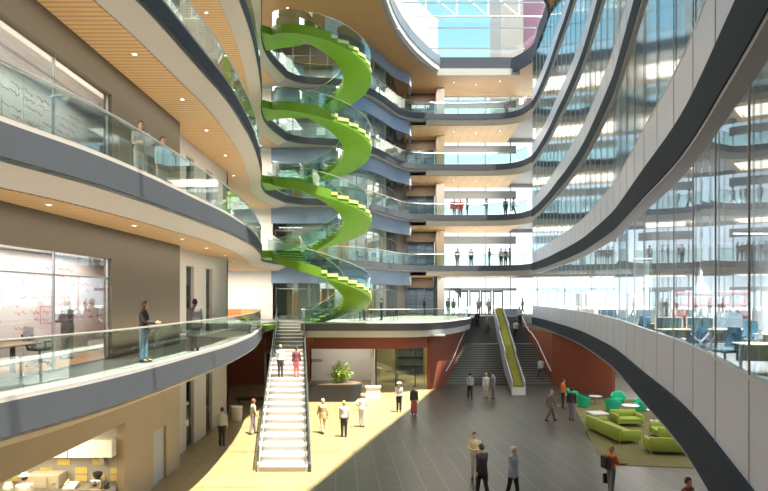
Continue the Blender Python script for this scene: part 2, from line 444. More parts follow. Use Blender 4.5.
# north wall: closed at west, glazed at the bridge
for k in range(6):
    f = F*k
    struct(MB().box(XW, 2.3, YN-.2, YN, f, f+5).build('wall_front', 'pale'))
    if k == 0:
        struct(MB().box(2.3, XE, YN-.2, YN, f, f+5).build('wall_front', 'pale')); continue
    struct(MB().box(2.3, XE, YN-.1, YN+.2, f+4.0, f+5.0).build('wall_front', 'grey'))
    struct(MB().box(5.6, 6.4, YN-3.0, YN-.2, f, f+4.0).build('wall_pier', 'pale' if k % 2 else 'tan'))
    g = struct(MB().box(6.4, XE, YN-.04, YN-.02, f, f+4.0).build('window_%d' % (20+k), 'glassw'))
    fr = MB()
    for x in (6.5, 8.2, 11.2, 14.0, 17, 20, 23, 26): fr.box(x-.05, x+.05, YN-.12, YN+.02, f, f+4)
    if k > 1: fr.box(6.4, 14.6, YN-.15, YN+.05, f+2.75, f+3.6)
    struct(fr.build('window_frame', 'mullion', g))
    # brown framed window bay west of the pier
    g = struct(MB().box(2.6, 5.6, YN-1.0, YN-.97, f, f+2.9).build('window_%d' % (30+k), 'glassw'))
    fr = MB().box(2.4, 5.6, YN-1.1, YN-.9, f+2.9, f+4.0)
    for x in (2.5, 3.5, 4.5, 5.45): fr.box(x-.04, x+.04, YN-1.06, YN-.92, f, f+2.9)
    for z in (.05, 1.1, 2.0): fr.box(2.5, 5.5, YN-1.05, YN-.93, f+z-.03, f+z+.03)
    struct(fr.build('window_frame', 'brown', g))
    # bluish screen behind that bay: the neighbouring facade
    struct(MB().box(2.3, 5.5, YN-.3, YN-.22, f, f+4).build('wall_front', 'blue'))

# ------------------------------------------------------------------ west wing inner walls
WX = -8.3
def west_wall(k):
    f = F*k; top = f+3.99
    y1 = 24.4
    if k == 0: openings = [(7.0, 19.2, 0, 2.85), (21.6, 22.9, 0, 2.0)]
    elif k in (1, 2): openings = [(7.0, 18.3, 0, 3.05)]
    else: openings = []
    m = MB(); y = YS
    for a, b, z0, z1 in openings:
        m.box(WX-.25, WX, y, a, f, top); m.box(WX-.25, WX, a, b, f+z1, top); y = b
    m.box(WX-.25, WX, y, y1, f, top)
    m.box(-8.9, WX-.25, y1-.25, y1, f, top)
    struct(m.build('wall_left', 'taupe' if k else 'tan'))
    # paler stretch with tall dark doors
    m = MB(); y = y1; ds = [(27.0, 28.1), (30.0, 31.1)]
    for i, (a, b) in enumerate(ds):
        m.box(-9.15, -8.9, y, a, f, top); m.box(-9.15, -8.9, a, b, f+3.3, top); y = b
        d = struct(MB().box(-9.12, -9.05, a, b, f, f+3.3).build('door_%d' % (k*2+i+1), 'darkframe'))
        struct(MB().box(-9.05, -9.02, a+.12, b-.12, f+.1, f+3.2).build('door_glass', 'glassd', d))
        struct(MB().box(-9.04, -8.96, b-.2, b-.16, f+.95, f+1.25).build('door_handle', 'steel', d))
    m.box(-9.15, -8.9, y, 34.2, f, top)
    m.box(XW, -8.9, 33.95, 34.2, f, top)
    struct(m.build('wall_left', 'pale'))
    # bright end wall of the cross passage
    struct(MB().box(XW, -9.35, 50.3, 50.5, f, top+.4).build('wall_passage', 'white'))
for k in range(6): west_wall(k)
d = struct(MB().box(WX-.16, WX-.10, 21.62, 22.88, .01, 1.98).build('door_90', 'doorgrey'))
struct(MB().box(WX-.10, WX-.06, 21.72, 21.76, .9, 1.15).build('door_handle', 'steel', d))
for k in (3, 4, 5):  # added panes and pale panels that imitate sky reflected in glass
    f = F*k
    g = struct(MB().box(WX+.02, WX+.04, 21.6, 24.6, f+.5, f+3.4).build('window_%d' % (40+k), 'glassr'))
    struct(MB().box(WX, WX+.02, 21.6, 24.6, f+.5, f+3.4).build('window_blind', 'spandrel', g))

# ------------------------------------------------------------------ bay: blue bulkheads, glass rooms
ob = offset(EB, .55)
BP = [(-9.45, 50.3)]+[(-9.3, 50.3)]+[p for p in ob if p[0] > -6.9]+[(2.15, 60.2), (2.2, 62.0)]
BP = [p for i, p in enumerate(BP)]
bp = crom([(-9.45, 50.25), (-6.0, 50.2)])[:-1]+[p for p in ob if -5.6 < p[0] < 2.0]+[(2.55, 59.7), (2.75, 60.6), (2.8, 63)]
gp = crom([(-9.3, 51.6), (-4.2, 51.6), (-2.2, 53.2), (-.9, 55.6), (.2, 58.4), (1.0, 61), (1.4, 65.4)])
for k in (2, 3, 4, 5, 6):
    f = F*k
    struct(MB().band(bp, 0, .2, f-1.95, f-.5).build('wall_bay', 'blue'))
    struct(MB().prism(bp+[(1.8, YN-.3), (-9.45, YN-.3)], f-.75, f-.65).build('ceiling', 'grey'))
for k in (1, 2, 3, 4, 5):
    f = F*k
    g = struct(MB().band(gp, 0, .02, f, f+4.2).build('window_%d' % (50+k), 'glass'))
    mu = MB()
    for p in resample(gp, 1.45): mu.box(p[0]-.035, p[0]+.035, p[1]-.05, p[1]+.05, f, f+4.2)
    mu.band(gp, -.03, .05, f+2.55, f+2.62)
    struct(mu.build('window_frame', 'mullion', g))
    # room back wall with timber doors and panels
    struct(MB().box(-9.4, .2, 58.0, 58.2, f, f+4.3).build('wall_room', 'pale' if k < 3 else 'grey'))
    for i, x in enumerate((-8.9, -6.6, -4.4, -1.9)):
        d = struct(MB().box(x, x+1.0, 57.9, 58.0, f, f+2.3).build('door_%d' % (100+k*10+i), 'woodpanel' if k < 4 else 'brown'))
        struct(MB().box(x+.1, x+.9, 57.92, 57.99, f+2.5, f+3.2).build('door_transom', 'whitegloss', d))
        struct(MB().box(x+.85, x+.9, 57.85, 57.9, f+.95, f+1.2).build('door_handle', 'steel', d))
    # timber and white fins just behind the glass
    if k == 1:
        for i, x in enumerate((-8.6, -5.5, -4.9)):
            struct(MB().box(x, x+.55, 53.0, 53.15, f, f+2.6).build('wall_panel', 'woodpanel'))
        for i, x in enumerate((-7.6, -6.6, -3.9)):
            struct(MB().box(x, x+.95, 53.0, 53.12, f, f+3.2).build('wall_panel', 'pale'))

# ------------------------------------------------------------------ entrance doors on level 1 under the bridge
f = F
struct(MB().box(5.5, 14.2, 64.2, 64.5, f+2.55, f+2.85).build('trim', 'mullion'))
for i, x in enumerate((7.9, 9.15, 10.4, 11.65)):
    d = struct(MB().box(x, x+.12, 64.25, 64.4, f, f+2.55).box(x+1.0, x+1.12, 64.25, 64.4, f, f+2.55).box(x, x+1.12, 64.25, 64.4, f+2.4, f+2.55).box(x, x+1.12, 64.25, 64.4, f, f+.12).build('door_%d' % (200+i), 'darkframe'))
    struct(MB().box(x+.12, x+1.0, 64.31, 64.34, f+.12, f+2.4).build('door_glass', 'glassw', d))
    struct(MB().box(x+.2, x+.24, 64.2, 64.25, f+.8, f+1.5).build('door_handle', 'steel', d))
c = empty('entrance_canopy', (7.0, 63.2, f+2.7)); tag(c, 'dark curved canopy bracket above the entrance doors', 'canopy')
MB().sweep([[(1.15*t, y, -.9*t**2.2-.05) for t in [i/8 for i in range(9)]]+[(1.15, y, .12), (0, y, .12)] for y in (0, .9)]).build('hood', 'darkframe', c)
MB().box(-.12, 0, .3, .6, -2.7, .12).build('post', 'mullion', c)
struct(MB().box(5.0, 5.4, 60.6, 61.0, 5, 8.98).build('wall_column', 'darkframe'))

# ------------------------------------------------------------------ ground floor walls
DW = offset(DRUM, .55)
dw = [p for p in DW if p[0] > 3.15 or (p[0] > 2.9 and p[1] > 46)]
struct(MB().band(dw, 0, .3, 0, 3.99).build('wall_drum', 'red'))
dl = [p for p in DW if p[0] <= 3.4 and p[1] < 46 and p[0] > -5.6]
struct(MB().band(dl, 0, .3, 3.15, 3.99).build('wall_bulkhead', 'red'))
struct(MB().box(-6.0, -.75, 49.6, 49.8, 0, 4.3).build('wall_recess', 'white'))
struct(MB().box(-.95, -.75, 44.8, 49.6, 0, 4.3).build('wall_recess', 'white'))
struct(MB().box(-.75, 6.6, 53.6, 53.8, 0, 4.3).build('wall_library', 'olive'))
struct(MB().box(-.75, 4.5, 44.0, 53.6, 4.0, 4.1).build('ceiling', 'grey'))
g = struct(MB().box(-.6, 3.2, 46.2, 46.22, 0, 3.3).build('window_7', 'glass'))
fr = MB()
for x in (-.6, .9, 2.4): fr.box(x-.04, x+.04, 46.15, 46.27, 0, 3.3)
struct(fr.build('window_frame', 'darkframe', g))
struct(MB().box(-9.3, -6.0, 48.4, 48.6, 0, 4.3).build('wall_recess', 'red'))
struct(MB().box(XW, -9.3, 47.0, 47.2, 0, 4.3).build('wall_recess', 'red'))
d = struct(MB().box(-9.35, -9.2, 46.9, 47.05, 0, 2.6).box(-8.15, -8.0, 46.9, 47.05, 0, 2.6).box(-9.35, -8.0, 46.9, 47.05, 2.45, 2.6).box(-9.2, -8.15, 46.9, 47.05, 0, .12).build('door_300', 'pale'))
struct(MB().box(-9.2, -8.15, 46.96, 46.99, .12, 2.45).build('door_glass', 'glassd', d))
# red wall on the east side of the main stair and the blind walls under level 1
struct(MB().prism([(13.15, 59), (13.15, 46.9), (15.8, 41.6), (16.1, 41.8), (13.45, 47.1), (13.45, 59)], 0, 4.0).build('wall_stair', 'red'))
struct(MB().box(13.3, 26.8, 59, 59.2, 0, 4.3).build('wall_stair', 'white'))
struct(MB().box(22.5, 22.7, 40, 59, 0, 4.3).build('wall_right', 'white'))
def band_strip(): pass
# pale handrails are part of the stairs below

# ------------------------------------------------------------------ kitchen behind the west wall opening
struct(MB().box(XW, WX-.25, 19.25, 19.45, 0, 4.0).build('wall_kitchen', 'greytile'))
struct(MB().box(XW, WX-.25, 4, 19.25, 2.9, 3.0).build('ceiling', 'yellow'))
struct(MB().box(-13.0, -12.8, 4, 19.25, 0, 4.0).build('wall_kitchen', 'pale'))
# tiled splashback pattern (thin tiles set on the wall)
tl = MB()
for r, z in enumerate((.98, 1.22, 1.5)):
    for c in range(8):
        if (c+r) % 2 == 0 or r == 0: tl.box(-12.7+c*.56, -12.7+c*.56+.40, 19.22, 19.26, z, z+.2)
struct(tl.build('wall_tile', 'yellow'))
# meeting rooms on levels 1 and 2
for k in (1, 2):
    f = F*k
    struct(MB().box(-12.2, -12.0, 5, 22.6, f, f+3.9).build('wall_meeting', 'tan'))
    struct(MB().box(-12.0, WX-.25, 22.4, 22.6, f, f+3.9).build('wall_meeting', 'tan'))
    struct(MB().box(-12.0, WX-.25, 5, 22.4, f, f+.01).build('floor', 'orange'))
    struct(MB().box(-12.0, WX-.25, 5, 22.4, f+3.2, f+3.3).build('ceiling', 'white'))
    g = struct(MB().box(WX-.14, WX-.12, 7, 18.3, f+.02, f+3.05).build('window_%d' % (60+k), 'glassw'))
    fr = MB()
    for y in (7.03, 11.2, 15.3, 18.27): fr.box(WX-.16, WX-.1, y-.025, y+.025, f, f+3.05)
    for z in (.03, 2.45): fr.box(WX-.16, WX-.1, 7, 18.3, f+z-.02, f+z+.02)
    struct(fr.build('window_frame', 'mullion', g))

struct(MB().box(12.2, 18.0, 27.2, 27.35, F, F+4.3).build('wall_office', 'pale'))
# ------------------------------------------------------------------ balustrades
ORD = {1: 'first', 2: 'second', 3: 'third', 4: 'fourth', 5: 'fifth'}
def balustrade(path, f, label, step=2.4, off=.07, h=1.1):
    t = empty('glass_balustrade', (path[0][0], path[0][1], f)); tag(t, label, 'balustrade')
    org = Vector((path[0][0], path[0][1], 0))
    pts = resample(path, step); cut = []
    fine = resample(path, .4); n = len(pts)-1
    for i in range(n):
        seg = resample([q for q in resample(path, .12)][int(i*len(resample(path, .12))/n):int((i+1)*len(resample(path, .12))/n)+1], .6)
        if len(seg) < 2: continue
        seg = [(p[0]-org.x, p[1]-org.y) for p in seg]
        MB().band(seg, off-.008, off+.008, .06, h-.02).build('glass_panel', 'glass', t)
    lp = [(p[0]-org.x, p[1]-org.y) for p in fine]; lo = offset(lp, off)
    MB().tube([(p[0], p[1], h) for p in lo], .028, 6).build('handrail', 'steel', t, smooth=True)
    return t
elv = [p for p in EL if 6 < p[1] < 40.6]
elb = [p for p in EL if p[1] > 43.4]+EB[1:]
for k in (2, 3, 4, 5):
    balustrade(elv, F*k, 'frameless glass balustrade along the west gallery edge, %s floor up' % ORD[k])
    balustrade(elb, F*k, 'glass balustrade curving along the blue bay walkway, %s floor up' % ORD[k])
    balustrade(ER0[:-4], F*k, 'glass balustrade across the far bridge, %s floor up' % ORD[k])
balustrade([p for p in E1L if 6 < p[1] < 40.6], F, 'glass balustrade in front of the west meeting room, first floor up')
balustrade(DRUM[2:], F, 'glass balustrade round the top of the terracotta drum, first floor up', h=1.0)

# ------------------------------------------------------------------ spiral staircase
sp = empty('spiral_staircase', (-4.3, 41.5, 0)); tag(sp, 'lime green spiral staircase linking all gallery floors', 'staircase')
RI, RO_ = 1.5, 3.42
def flight(z1, th0, th1, n=24, rise=5.0, smooth_start=True):
    r = rise/n; dth = (th1-th0)/n
    m = MB(); tr = MB()
    rings = []
    for i in range(n):
        a0 = th0+i*dth; a1 = a0+dth; zt = z1-(i+.0)*r-r
        zb0 = max(z1-i*r-.52, z1-rise-.03); zb1 = max(z1-(i+1)*r-.52, z1-rise-.03)
        P = lambda rr, a, z: (rr*math.cos(a), rr*math.sin(a), z)
        am = (a0+a1)/2; zbm = (zb0+zb1)/2
        for (b0, b1, q0, q1) in ((a0, am, zb0, zbm), (am, a1, zbm, zb1)):
            m.quad([P(RI, b0, q0), P(RO_, b0, q0), P(RO_, b1, q1), P(RI, b1, q1)])            # soffit
            m.quad([P(RO_, b0, q0), P(RO_, b0, zt), P(RO_, b1, zt), P(RO_, b1, q1)])        # outer face
            m.quad([P(RI, b0, q0), P(RI, b1, q1), P(RI, b1, zt), P(RI, b0, zt)])            # inner face
            m.quad([P(RI, b0, zt), P(RI, b1, zt), P(RO_, b1, zt), P(RO_, b0, zt)])
        m.quad([P(RI, a0, zt+r), P(RO_, a0, zt+r), P(RO_, a0, zt), P(RI, a0, zt)])
        tr.sweep([[P(RI+.02, a, zt), P(RO_+.025, a, zt), P(RO_+.025, a, zt+.05), P(RI+.02, a, zt+.05)] for a in (a0-.004, am, a1)])
        tr.sweep([[P(RO_+.003, a, zt-.16), P(RO_+.028, a, zt-.16), P(RO_+.028, a, zt), P(RO_+.003, a, zt)] for a in (a0, am, a1)])  # outer strip, sun on the stepped side put into its colour
    o = m.build('flight', 'green', sp)
    tr.build('tread', 'greentread', o)
    if smooth_start:
        rg = []
        for i in range(25):
            t = i/24*(.27 if rise == 5 else .2); an = th0+(th1-th0)*t; z = z1-rise*t; c, s_ = math.cos(an), math.sin(an)
            rg.append([(RO_*c, RO_*s_, z-.54), ((RO_+.045)*c, (RO_+.045)*s_, z-.54), ((RO_+.045)*c, (RO_+.045)*s_, z+.07), (RO_*c, RO_*s_, z+.07)])
        MB().sweep(rg).build('stringer', 'green', o)
    # glass sides
    for rr, a, b in ((RO_-.04, 0, 1), (RI+.04, 0, 1)):
        g = MB(); hr = []
        rings = []
        for i in range(n*2+1):
            t = i/(2*n); an = th0+(th1-th0)*t; z = z1-rise*t
            c, s_ = math.cos(an), math.sin(an)
            rings.append([((rr-.01)*c, (rr-.01)*s_, z-.15), ((rr+.01)*c, (rr+.01)*s_, z-.15), ((rr+.01)*c, (rr+.01)*s_, z+1.0), ((rr-.01)*c, (rr-.01)*s_, z+1.0)])
            hr.append((rr*c, rr*s_, z+1.02))
        gp_ = g.sweep(rings).build('glass_side', 'glassg', sp)
        MB().tube(hr, .022, 6).build('handrail', 'steel', gp_, smooth=True)
def landing(z):
    m = MB(); A = PI-.33; B = PI+.33
    arc = [(RO_*math.cos(B+(A-B)*i/10), RO_*math.sin(B+(A-B)*i/10)) for i in range(11)]
    poly = [(RI*math.cos(B), RI*math.sin(B)), (RO_*math.cos(B), RO_*math.sin(B)), (-4.15, -1.9), (-4.25, 1.5), (RO_*math.cos(A), RO_*math.sin(A)), (RI*math.cos(A), RI*math.sin(A))]
    m.prism(poly, z-.5, z)
    m.build('landing', 'green', sp)
for k in (5, 4, 3): flight(F*k, PI+.33, 3*PI-.33)
flight(F*2, PI+.33, 3*PI-1.0)
for k in (5, 4, 3, 2): landing(F*k)
# short green foot where the spiral lands on level 1
MB().prism([(-4.1, -2.0), (-3.3, -2.0), (-3.2, .4), (-4.1, .6)], 4.75, 5.0).build('landing', 'green', sp)

# ------------------------------------------------------------------ straight stair (west)
N1, r1, g1 = 26, 5/26, 23.2/26
st = empty('straight_staircase', (-3.93, 23.6, 0)); tag(st, 'long pale straight staircase rising from the sunlit floor to the first floor', 'staircase')
m = MB(); tr = MB()
for i in range(N1):
    y0 = i*g1; z = (i+1)*r1; xc = -3.37*(i+.5)/N1
    zb0 = max(0, (i-1.6)*r1)
    m.box(xc-.98, xc+.98, y0, y0+g1+.01, zb0, z)
    tr.box(xc-.94, xc+.94, y0-.03, y0+.52, z, z+.025)
m.build('steps', 'stone', st); tr.build('tread_nosing', 'nosing', st)
sh = lambda x, y: x-3.37*y/23.2
for sx, nm in ((-1.02, 'stringer'), (1.02, 'stringer')):
    rings = []
    for y in (-.05, 6, 12, 18, 23.25):
        z = y*5/23.2
        rings.append([(sh(sx-.05, y), y, max(0, z-.35)), (sh(sx+.05, y), y, max(.0, z-.35)), (sh(sx+.05, y), y, z+.32), (sh(sx-.05, y), y, z+.32)])
    MB().sweep(rings).build('stringer', 'darkframe' if sx > 0 else 'steel', st)
    rail = [(sh(sx, y), y, y*5/23.2+1.05) for y in (0, 5, 10, 15, 20, 23.2)]
    hr = MB().tube(rail, .03, 6).build('handrail', 'darkframe', st)
    for j in range(9):
        y = .2+j*2.87
        MB().cyl(sh(sx, y), y, y*5/23.2+.2, y*5/23.2+1.05, .022, 6).build('baluster', 'darkframe', hr)
    gl = [[(sh(sx-.01, y), y, y*5/23.2+.3), (sh(sx+.01, y), y, y*5/23.2+.3), (sh(sx+.01, y), y, y*5/23.2+.98), (sh(sx-.01, y), y, y*5/23.2+.98)] for y in (.2, 12, 23.1)]
    MB().sweep(gl).build('glass_side', 'glass', st)

# ------------------------------------------------------------------ main stair with landing
def xl(y):
    d = DW
    for a, b in zip(d, d[1:]):
        if a[1] <= y <= b[1] and a[0] > 3: return a[0]+(b[0]-a[0])*(y-a[1])/max(b[1]-a[1], 1e-6)
    return d[-1][0]
ms = empty('wide_staircase', (9, 46.9, 0)); tag(ms, 'wide grey stone staircase with a mid landing, beside the terracotta drum', 'staircase')
steps = []
y = 46.9; z = 0
for i in range(17): z += 2.75/17; steps.append((y, y+5.8/17, z)); y += 5.8/17
steps[-1] = (steps[-1][0], 54.0, z); y = 54.0
for i in range(14): z += 2.25/14; steps.append((y, y+4.8/14, z)); y += 4.8/14
m = MB(); tr = MB()
for (a, b, z) in steps:
    m.quad([(xl(a)-9-.6, a-46.9, z), (13.15-9, a-46.9, z), (13.15-9, b-46.9, z), (xl(b)-9-.6, b-46.9, z)])
    zl = z-.162
    m.quad([(xl(a)-9-.6, a-46.9, zl), (13.15-9, a-46.9, zl), (13.15-9, a-46.9, z), (xl(a)-9-.6, a-46.9, z)])
    tr.box(xl(a)-9-.0, 13.14-9, a-46.92, a-46.84, z-.03, z+.008)
m.build('steps', 'darkstone', ms); tr.build('tread_nosing', 'darknose', ms)
stz = lambda yy: max([0]+[z for a, b, z in steps if a <= yy])
rail = [(xl(yy)-9+.08, yy-46.9, stz(yy)+.95) for yy in (46.9, 48, 49, 50, 51, 52, 53, 54, 55, 56, 57, 58.7)]
MB().tube(rail, .05, 6).build('handrail', 'whitegloss', ms)
MB().tube([(13.05-9, yy-46.9, stz(yy)+.95) for yy in (46.9, 48, 49, 50, 51, 52, 53, 54, 55, 56, 57, 58.7)], .05, 6).build('handrail', 'whitegloss', ms)

# moss planter that climbs the middle of the stair
pl = empty('stair_planter', (9.44, 42.1, 0)); tag(pl, 'stepped planter of yellow green moss running up the middle of the wide staircase', 'planter')
PX = lambda yy: (yy-42.1)*(1.75/16.4)
PZ = lambda yy: .45+(yy-42.1)*(5.15/16.4)
MB().box(-.47, .47, -.06, .04, 0, .55).build('end_panel', 'whitegloss', pl)
ms_ = MB()
tiers = [(42.1, 47.6), (47.5, 53.0), (52.9, 58.5)]
for a, b in tiers:
    a -= 42.1; b -= 42.1
    za = PZ(a+42.1); zb = PZ(b+42.1)
    xa, xb = PX(a+42.1), PX(b+42.1)
    mm = MB()
    rings = []
    nseg = 12
    for i in range(nseg+1):
        t = i/nseg; yy = a+(b-a)*t; xx = xa+(xb-xa)*t; zz = za+(zb-za)*t
        rings.append([(xx-.38, yy, max(0, zz-1.2)), (xx+.38, yy, max(0, zz-1.2)), (xx+.38, yy, zz+.1), (xx+.2, yy, zz+.24+.04*math.sin(i*2.1)), (xx-.2, yy, zz+.22+.04*math.cos(i*1.7)), (xx-.38, yy, zz+.1)])
    mm.sweep(rings).build('moss', 'moss', pl)
    for sx in (-.44, .44):
        gl = [[(xx+sx-.035, yy, max(0, zz-1.3)), (xx+sx+.035, yy, max(0, zz-1.3)), (xx+sx+.035, yy, zz+up), (xx+sx-.035, yy, zz+up)] for (xx, yy, zz, up) in ((xa, a, za, .55), (xb, b, zb, .15))]
        MB().sweep(gl).build('side_panel', 'spandrel', pl)

# ------------------------------------------------------------------ ground furniture
rg = MB().prism([(9.0, 24.6), (16.5, 23.5), (19.5, 40.2), (12.5, 40.2)], .0, .018).build('rug', 'rug')
tag(rg, 'large olive green rug under the lounge seating', 'rug')

def sofa(w, d, label, loc, rz, seats=1, cat='armchair', name='armchair'):
    t = empty(name, loc, rz); tag(t, label, cat)
    b = MB().rbox(-w/2+.12, w/2-.12, -d/2+.02, d/2-.12, .16, .30, .05).build('seat_base', 'lime', t, smooth=True)
    sw = (w-.30)/seats
    for i in range(seats):
        x0 = -w/2+.15+i*sw
        MB().rbox(x0+.01, x0+sw-.01, -d/2, d/2-.16, .30, .44, .06).build('seat_cushion', 'lime', t, smooth=True)
        MB().rbox(x0+.01, x0+sw-.01, d/2-.32, d/2-.14, .44, .70, .06).build('back_cushion', 'lime', t, smooth=True)
    MB().rbox(-w/2, w/2, d/2-.16, d/2, .14, .74, .05).build('backrest', 'lime', t, smooth=True)
    for s in (-1, 1):
        MB().rbox(s*w/2-(.16 if s > 0 else 0), s*w/2+(0 if s > 0 else .16), -d/2, d/2-.15, .14, .62, .05).build('armrest', 'lime', t, smooth=True)
        for yy in (-d/2+.1, d/2-.1): MB().cyl(s*(w/2-.09), yy, 0, .16, .028, 8).build('leg', 'steel', t)
    return t
# seats face local -Y; backs are on +Y
sofa(3.3, 1.15, 'long lime green sofa with three seats, back to the open floor', (11.25, 29.6, .018), math.radians(98), 3, 'sofa', 'sofa')
sofa(1.45, 1.1, 'lime green armchair at the far end of the long lime sofa', (13.0, 32.2, .018), math.radians(2))
sofa(1.65, 1.05, 'lime green loveseat with its back panel to the near edge of the rug', (12.45, 26.5, .018), math.radians(172), 2, 'loveseat', 'loveseat')
sofa(1.35, 1.05, 'lime green armchair half hidden behind the dark curved floor edge', (13.7, 29.3, .018), math.radians(-95))

def tub(label, loc, rz):
    t = empty('tub_chair', loc, rz); tag(t, label, 'chair')
    m = MB(); n = 22; a0, a1 = math.radians(-215), math.radians(35)
    rings = []
    for i in range(n+1):
        t_ = i/n; a = a0+(a1-a0)*t_; c, s_ = math.cos(a), math.sin(a)
        back = .5-.5*math.cos(2*PI*t_)          # 0 at arms, 1 at the back
        zt = .58+.24*back
        rings.append([(.34*c, .34*s_, .02), (.46*c, .46*s_, zt-.03), (.44*c, .44*s_, zt), (.38*c, .38*s_, zt-.03), (.30*c, .30*s_, .30)])
    # a runs from front-right round the back (-Y side) ... shell is open towards +Y
    m.sweep(rings).build('shell', 'teal', t, smooth=True)
    MB().lathe([(.02, .30), (.34, .31), (.37, .36), (.35, .42), (.1, .445), (.01, .445)], 20).build('seat', 'teal', t, smooth=True)
    MB().lathe([(.30, 0), (.33, .03), (.33, .31), (.05, .31)], 20).build('base', 'teal', t, smooth=True)
    return t
tub('mint green tub chair nearest the terracotta wall, back towards the open floor', (12.5, 37.6, .018), math.radians(-70))
tub('mint green tub chair just behind the one nearest the terracotta wall', (12.5, 39.6, .018), math.radians(-120))
tub('mint green tub chair in front of the middle pair, beside the long sofa', (13.75, 36.1, .018), math.radians(-30))
tub('mint green tub chair behind the middle pair\'s front one, facing it', (14.9, 38.2, .018), math.radians(160))
tub('mint green tub chair closest to the dark curved floor edge', (15.5, 36.4, .018), math.radians(90))
tub('mint green tub chair alone near the camera, beside the man in maroon', (8.25, 18.2, 0), math.radians(160))

def pedestal_table(label, loc, r=.42, h=.5):
    t = empty('side_table', loc); tag(t, label, 'table')
    MB().lathe([(.01, h-.03), (r-.02, h-.03), (r, h-.015), (r-.01, h), (.01, h)], 24).build('table_top', 'whitegloss', t)
    MB().cyl(0, 0, .02, h-.03, .035, 10).build('stem', 'steel', t)
    MB().lathe([(.24, 0), (.24, .012), (.05, .03), (.01, .03)], 20).build('base', 'steel', t)
pedestal_table('small round white table between the mint chairs by the terracotta wall', (13.6, 38.6, .018))
pedestal_table('small round white table in front of the mint chair by the curved floor edge', (14.5, 35.3, .018), .5)
pedestal_table('small round white table by the dark curved floor edge, behind the lime armchair', (15.0, 33.3, .018), .4, .6)
t = empty('coffee_table', (11.5, 32.3, .018), math.radians(8)); tag(t, 'square white table beside the lime armchair and the long sofa', 'table')
MB().rbox(-.45, .45, -.45, .45, .60, .66, .05).build('table_top', 'whitegloss', t)
for sx in (-.4, .4):
    for sy in (-.35, .35): MB().cyl(sx, sy, 0, .6, .025, 8).build('leg', 'steel', t)

# dark planter with lime shrub
t = empty('curved_planter', (-3.3, 40.2, 0)); tag(t, 'low black planter with a rounded end beside the straight staircase', 'planter')
pts = [(-1.6, -.9), (1.0, -.9)]+[(1.0+.9*math.sin(a), -.9*math.cos(a)) for a in [PI*i/10 for i in range(1, 10)]]+[(1.0, .9), (-1.6, .9)]
MB().prism(pts, 0, 1.1).build('trough', 'black', t)
MB().prism([(x*.93, y*.9) for x, y in pts], 1.1, 1.14).build('soil', 'brown', t)
sh_ = empty('bushy_plant', (-2.95, 40.2, 1.14)); tag(sh_, 'bushy lime green plant growing in the black planter', 'plant')
rnd = random.Random(5)
st_ = MB(); lf = MB()
for i in range(70):
    a = rnd.uniform(0, 2*PI); r = rnd.uniform(0, .85); h = rnd.uniform(.7, 1.6)*(1-.3*r)
    bx, by = .5*r*math.cos(a), .45*r*math.sin(a)
    tx, ty = 1.15*r*math.cos(a), .8*r*math.sin(a)
    st_.tube([(bx, by, 0), ((bx+tx)/2, (by+ty)/2, h*.6), (tx, ty, h)], .012, 4)
    for j in range(11):
        q = .3+.7*j/10; px, py, pz = bx+(tx-bx)*q, by+(ty-by)*q, h*q
        b = rnd.uniform(0, 2*PI); l = rnd.uniform(.14, .26); d = Vector((math.cos(b), math.sin(b), rnd.uniform(-.2, .6))).normalized()
        w = d.cross(Vector((0, 0, 1))).normalized()*.05
        p = Vector((px, py, pz)); lf.quad([p, p+d*l*.5+w, p+d*l, p+d*l*.5-w])
st_.build('stem', 'leaf', sh_); lf.build('foliage', 'leaf', sh_)
bx_ = empty('plinth', (-.75, 40.9, 0)); tag(bx_, 'low white plinth beside the rounded end of the black planter', 'plinth')
MB().rbox(-.5, .5, -.35, .35, 0, .75, .03).build('block', 'whitegloss', bx_)
MB().rbox(-.54, .54, -.39, .39, .75, .80, .03).build('top_slab', 'white', bx_)
# dark low cabinet in shade west of the stair
t = empty('bench', (-8.0, 38.0, 0)); tag(t, 'long dark bench in the shade behind the straight staircase', 'bench')
MB().rbox(-1.3, 1.3, -.4, .4, .38, .5, .04).build('seat', 'black', t)
for sx in (-1.1, 1.1): MB().box(sx-.04, sx+.04, -.35, .35, 0, .38).build('leg', 'darkframe', t)
t = empty('white_bin', (-8.2, 33.4, 0)); tag(t, 'pale grey bin standing by the corner of the pale wall', 'bin')
MB().lathe([(.28, 0), (.32, .75), (.01, .75)], 18).build('body', 'pale', t, smooth=True)
MB().lathe([(.335, .75), (.335, .80), (.12, .83), (.01, .83)], 18).build('lid', 'white', t, smooth=True)
# plaque on the recess wall
t = empty('wall_plaque', (-5.55, 49.585, 1.72)); tag(t, 'small grey plaque with lettering on the white recess wall', 'sign')
for r in range(2):
    x = -.42
    while x < .4:
        w = rnd.uniform(.05, .13)
        MB().box(x, min(x+w, .44), -.012, .0, -.06-.12*r, .02-.12*r).build('letter', 'mullion', t); x += w+.035
# library furniture behind the drum opening
def bookcase(label, loc, w, h, n, fm='darkframe', cols=None, rz=0, boards='darkframe', seed=1, d=.35):
    t = empty('bookcase', loc, rz); tag(t, label, 'bookcase')
    MB().box(-w/2, -w/2+.05, 0, d, 0, h).build('side_panel', fm, t); MB().box(w/2-.05, w/2, 0, d, 0, h).build('side_panel', fm, t)
    MB().box(-w/2, w/2, d-.02, d, 0, h).build('back_panel', fm, t)
    for i in range(n+1):
        z = .06+(h-.1)*i/n
        MB().box(-w/2+.05, w/2-.05, 0, d-.02, z-.025, z+.025).build('shelf', boards, t)
    return t
bookcase('dark open bookcase against the yellow library wall, left of the two', (2.35, 53.2, 0), 2.3, 3.2, 4)
bookcase('dark open bookcase against the yellow library wall, right of the two', (5.0, 53.2, 0), 2.3, 3.2, 4)
t = empty('reading_table', (1.1, 49.5, 0)); tag(t, 'dark round reading table inside the library behind the drum opening', 'table')
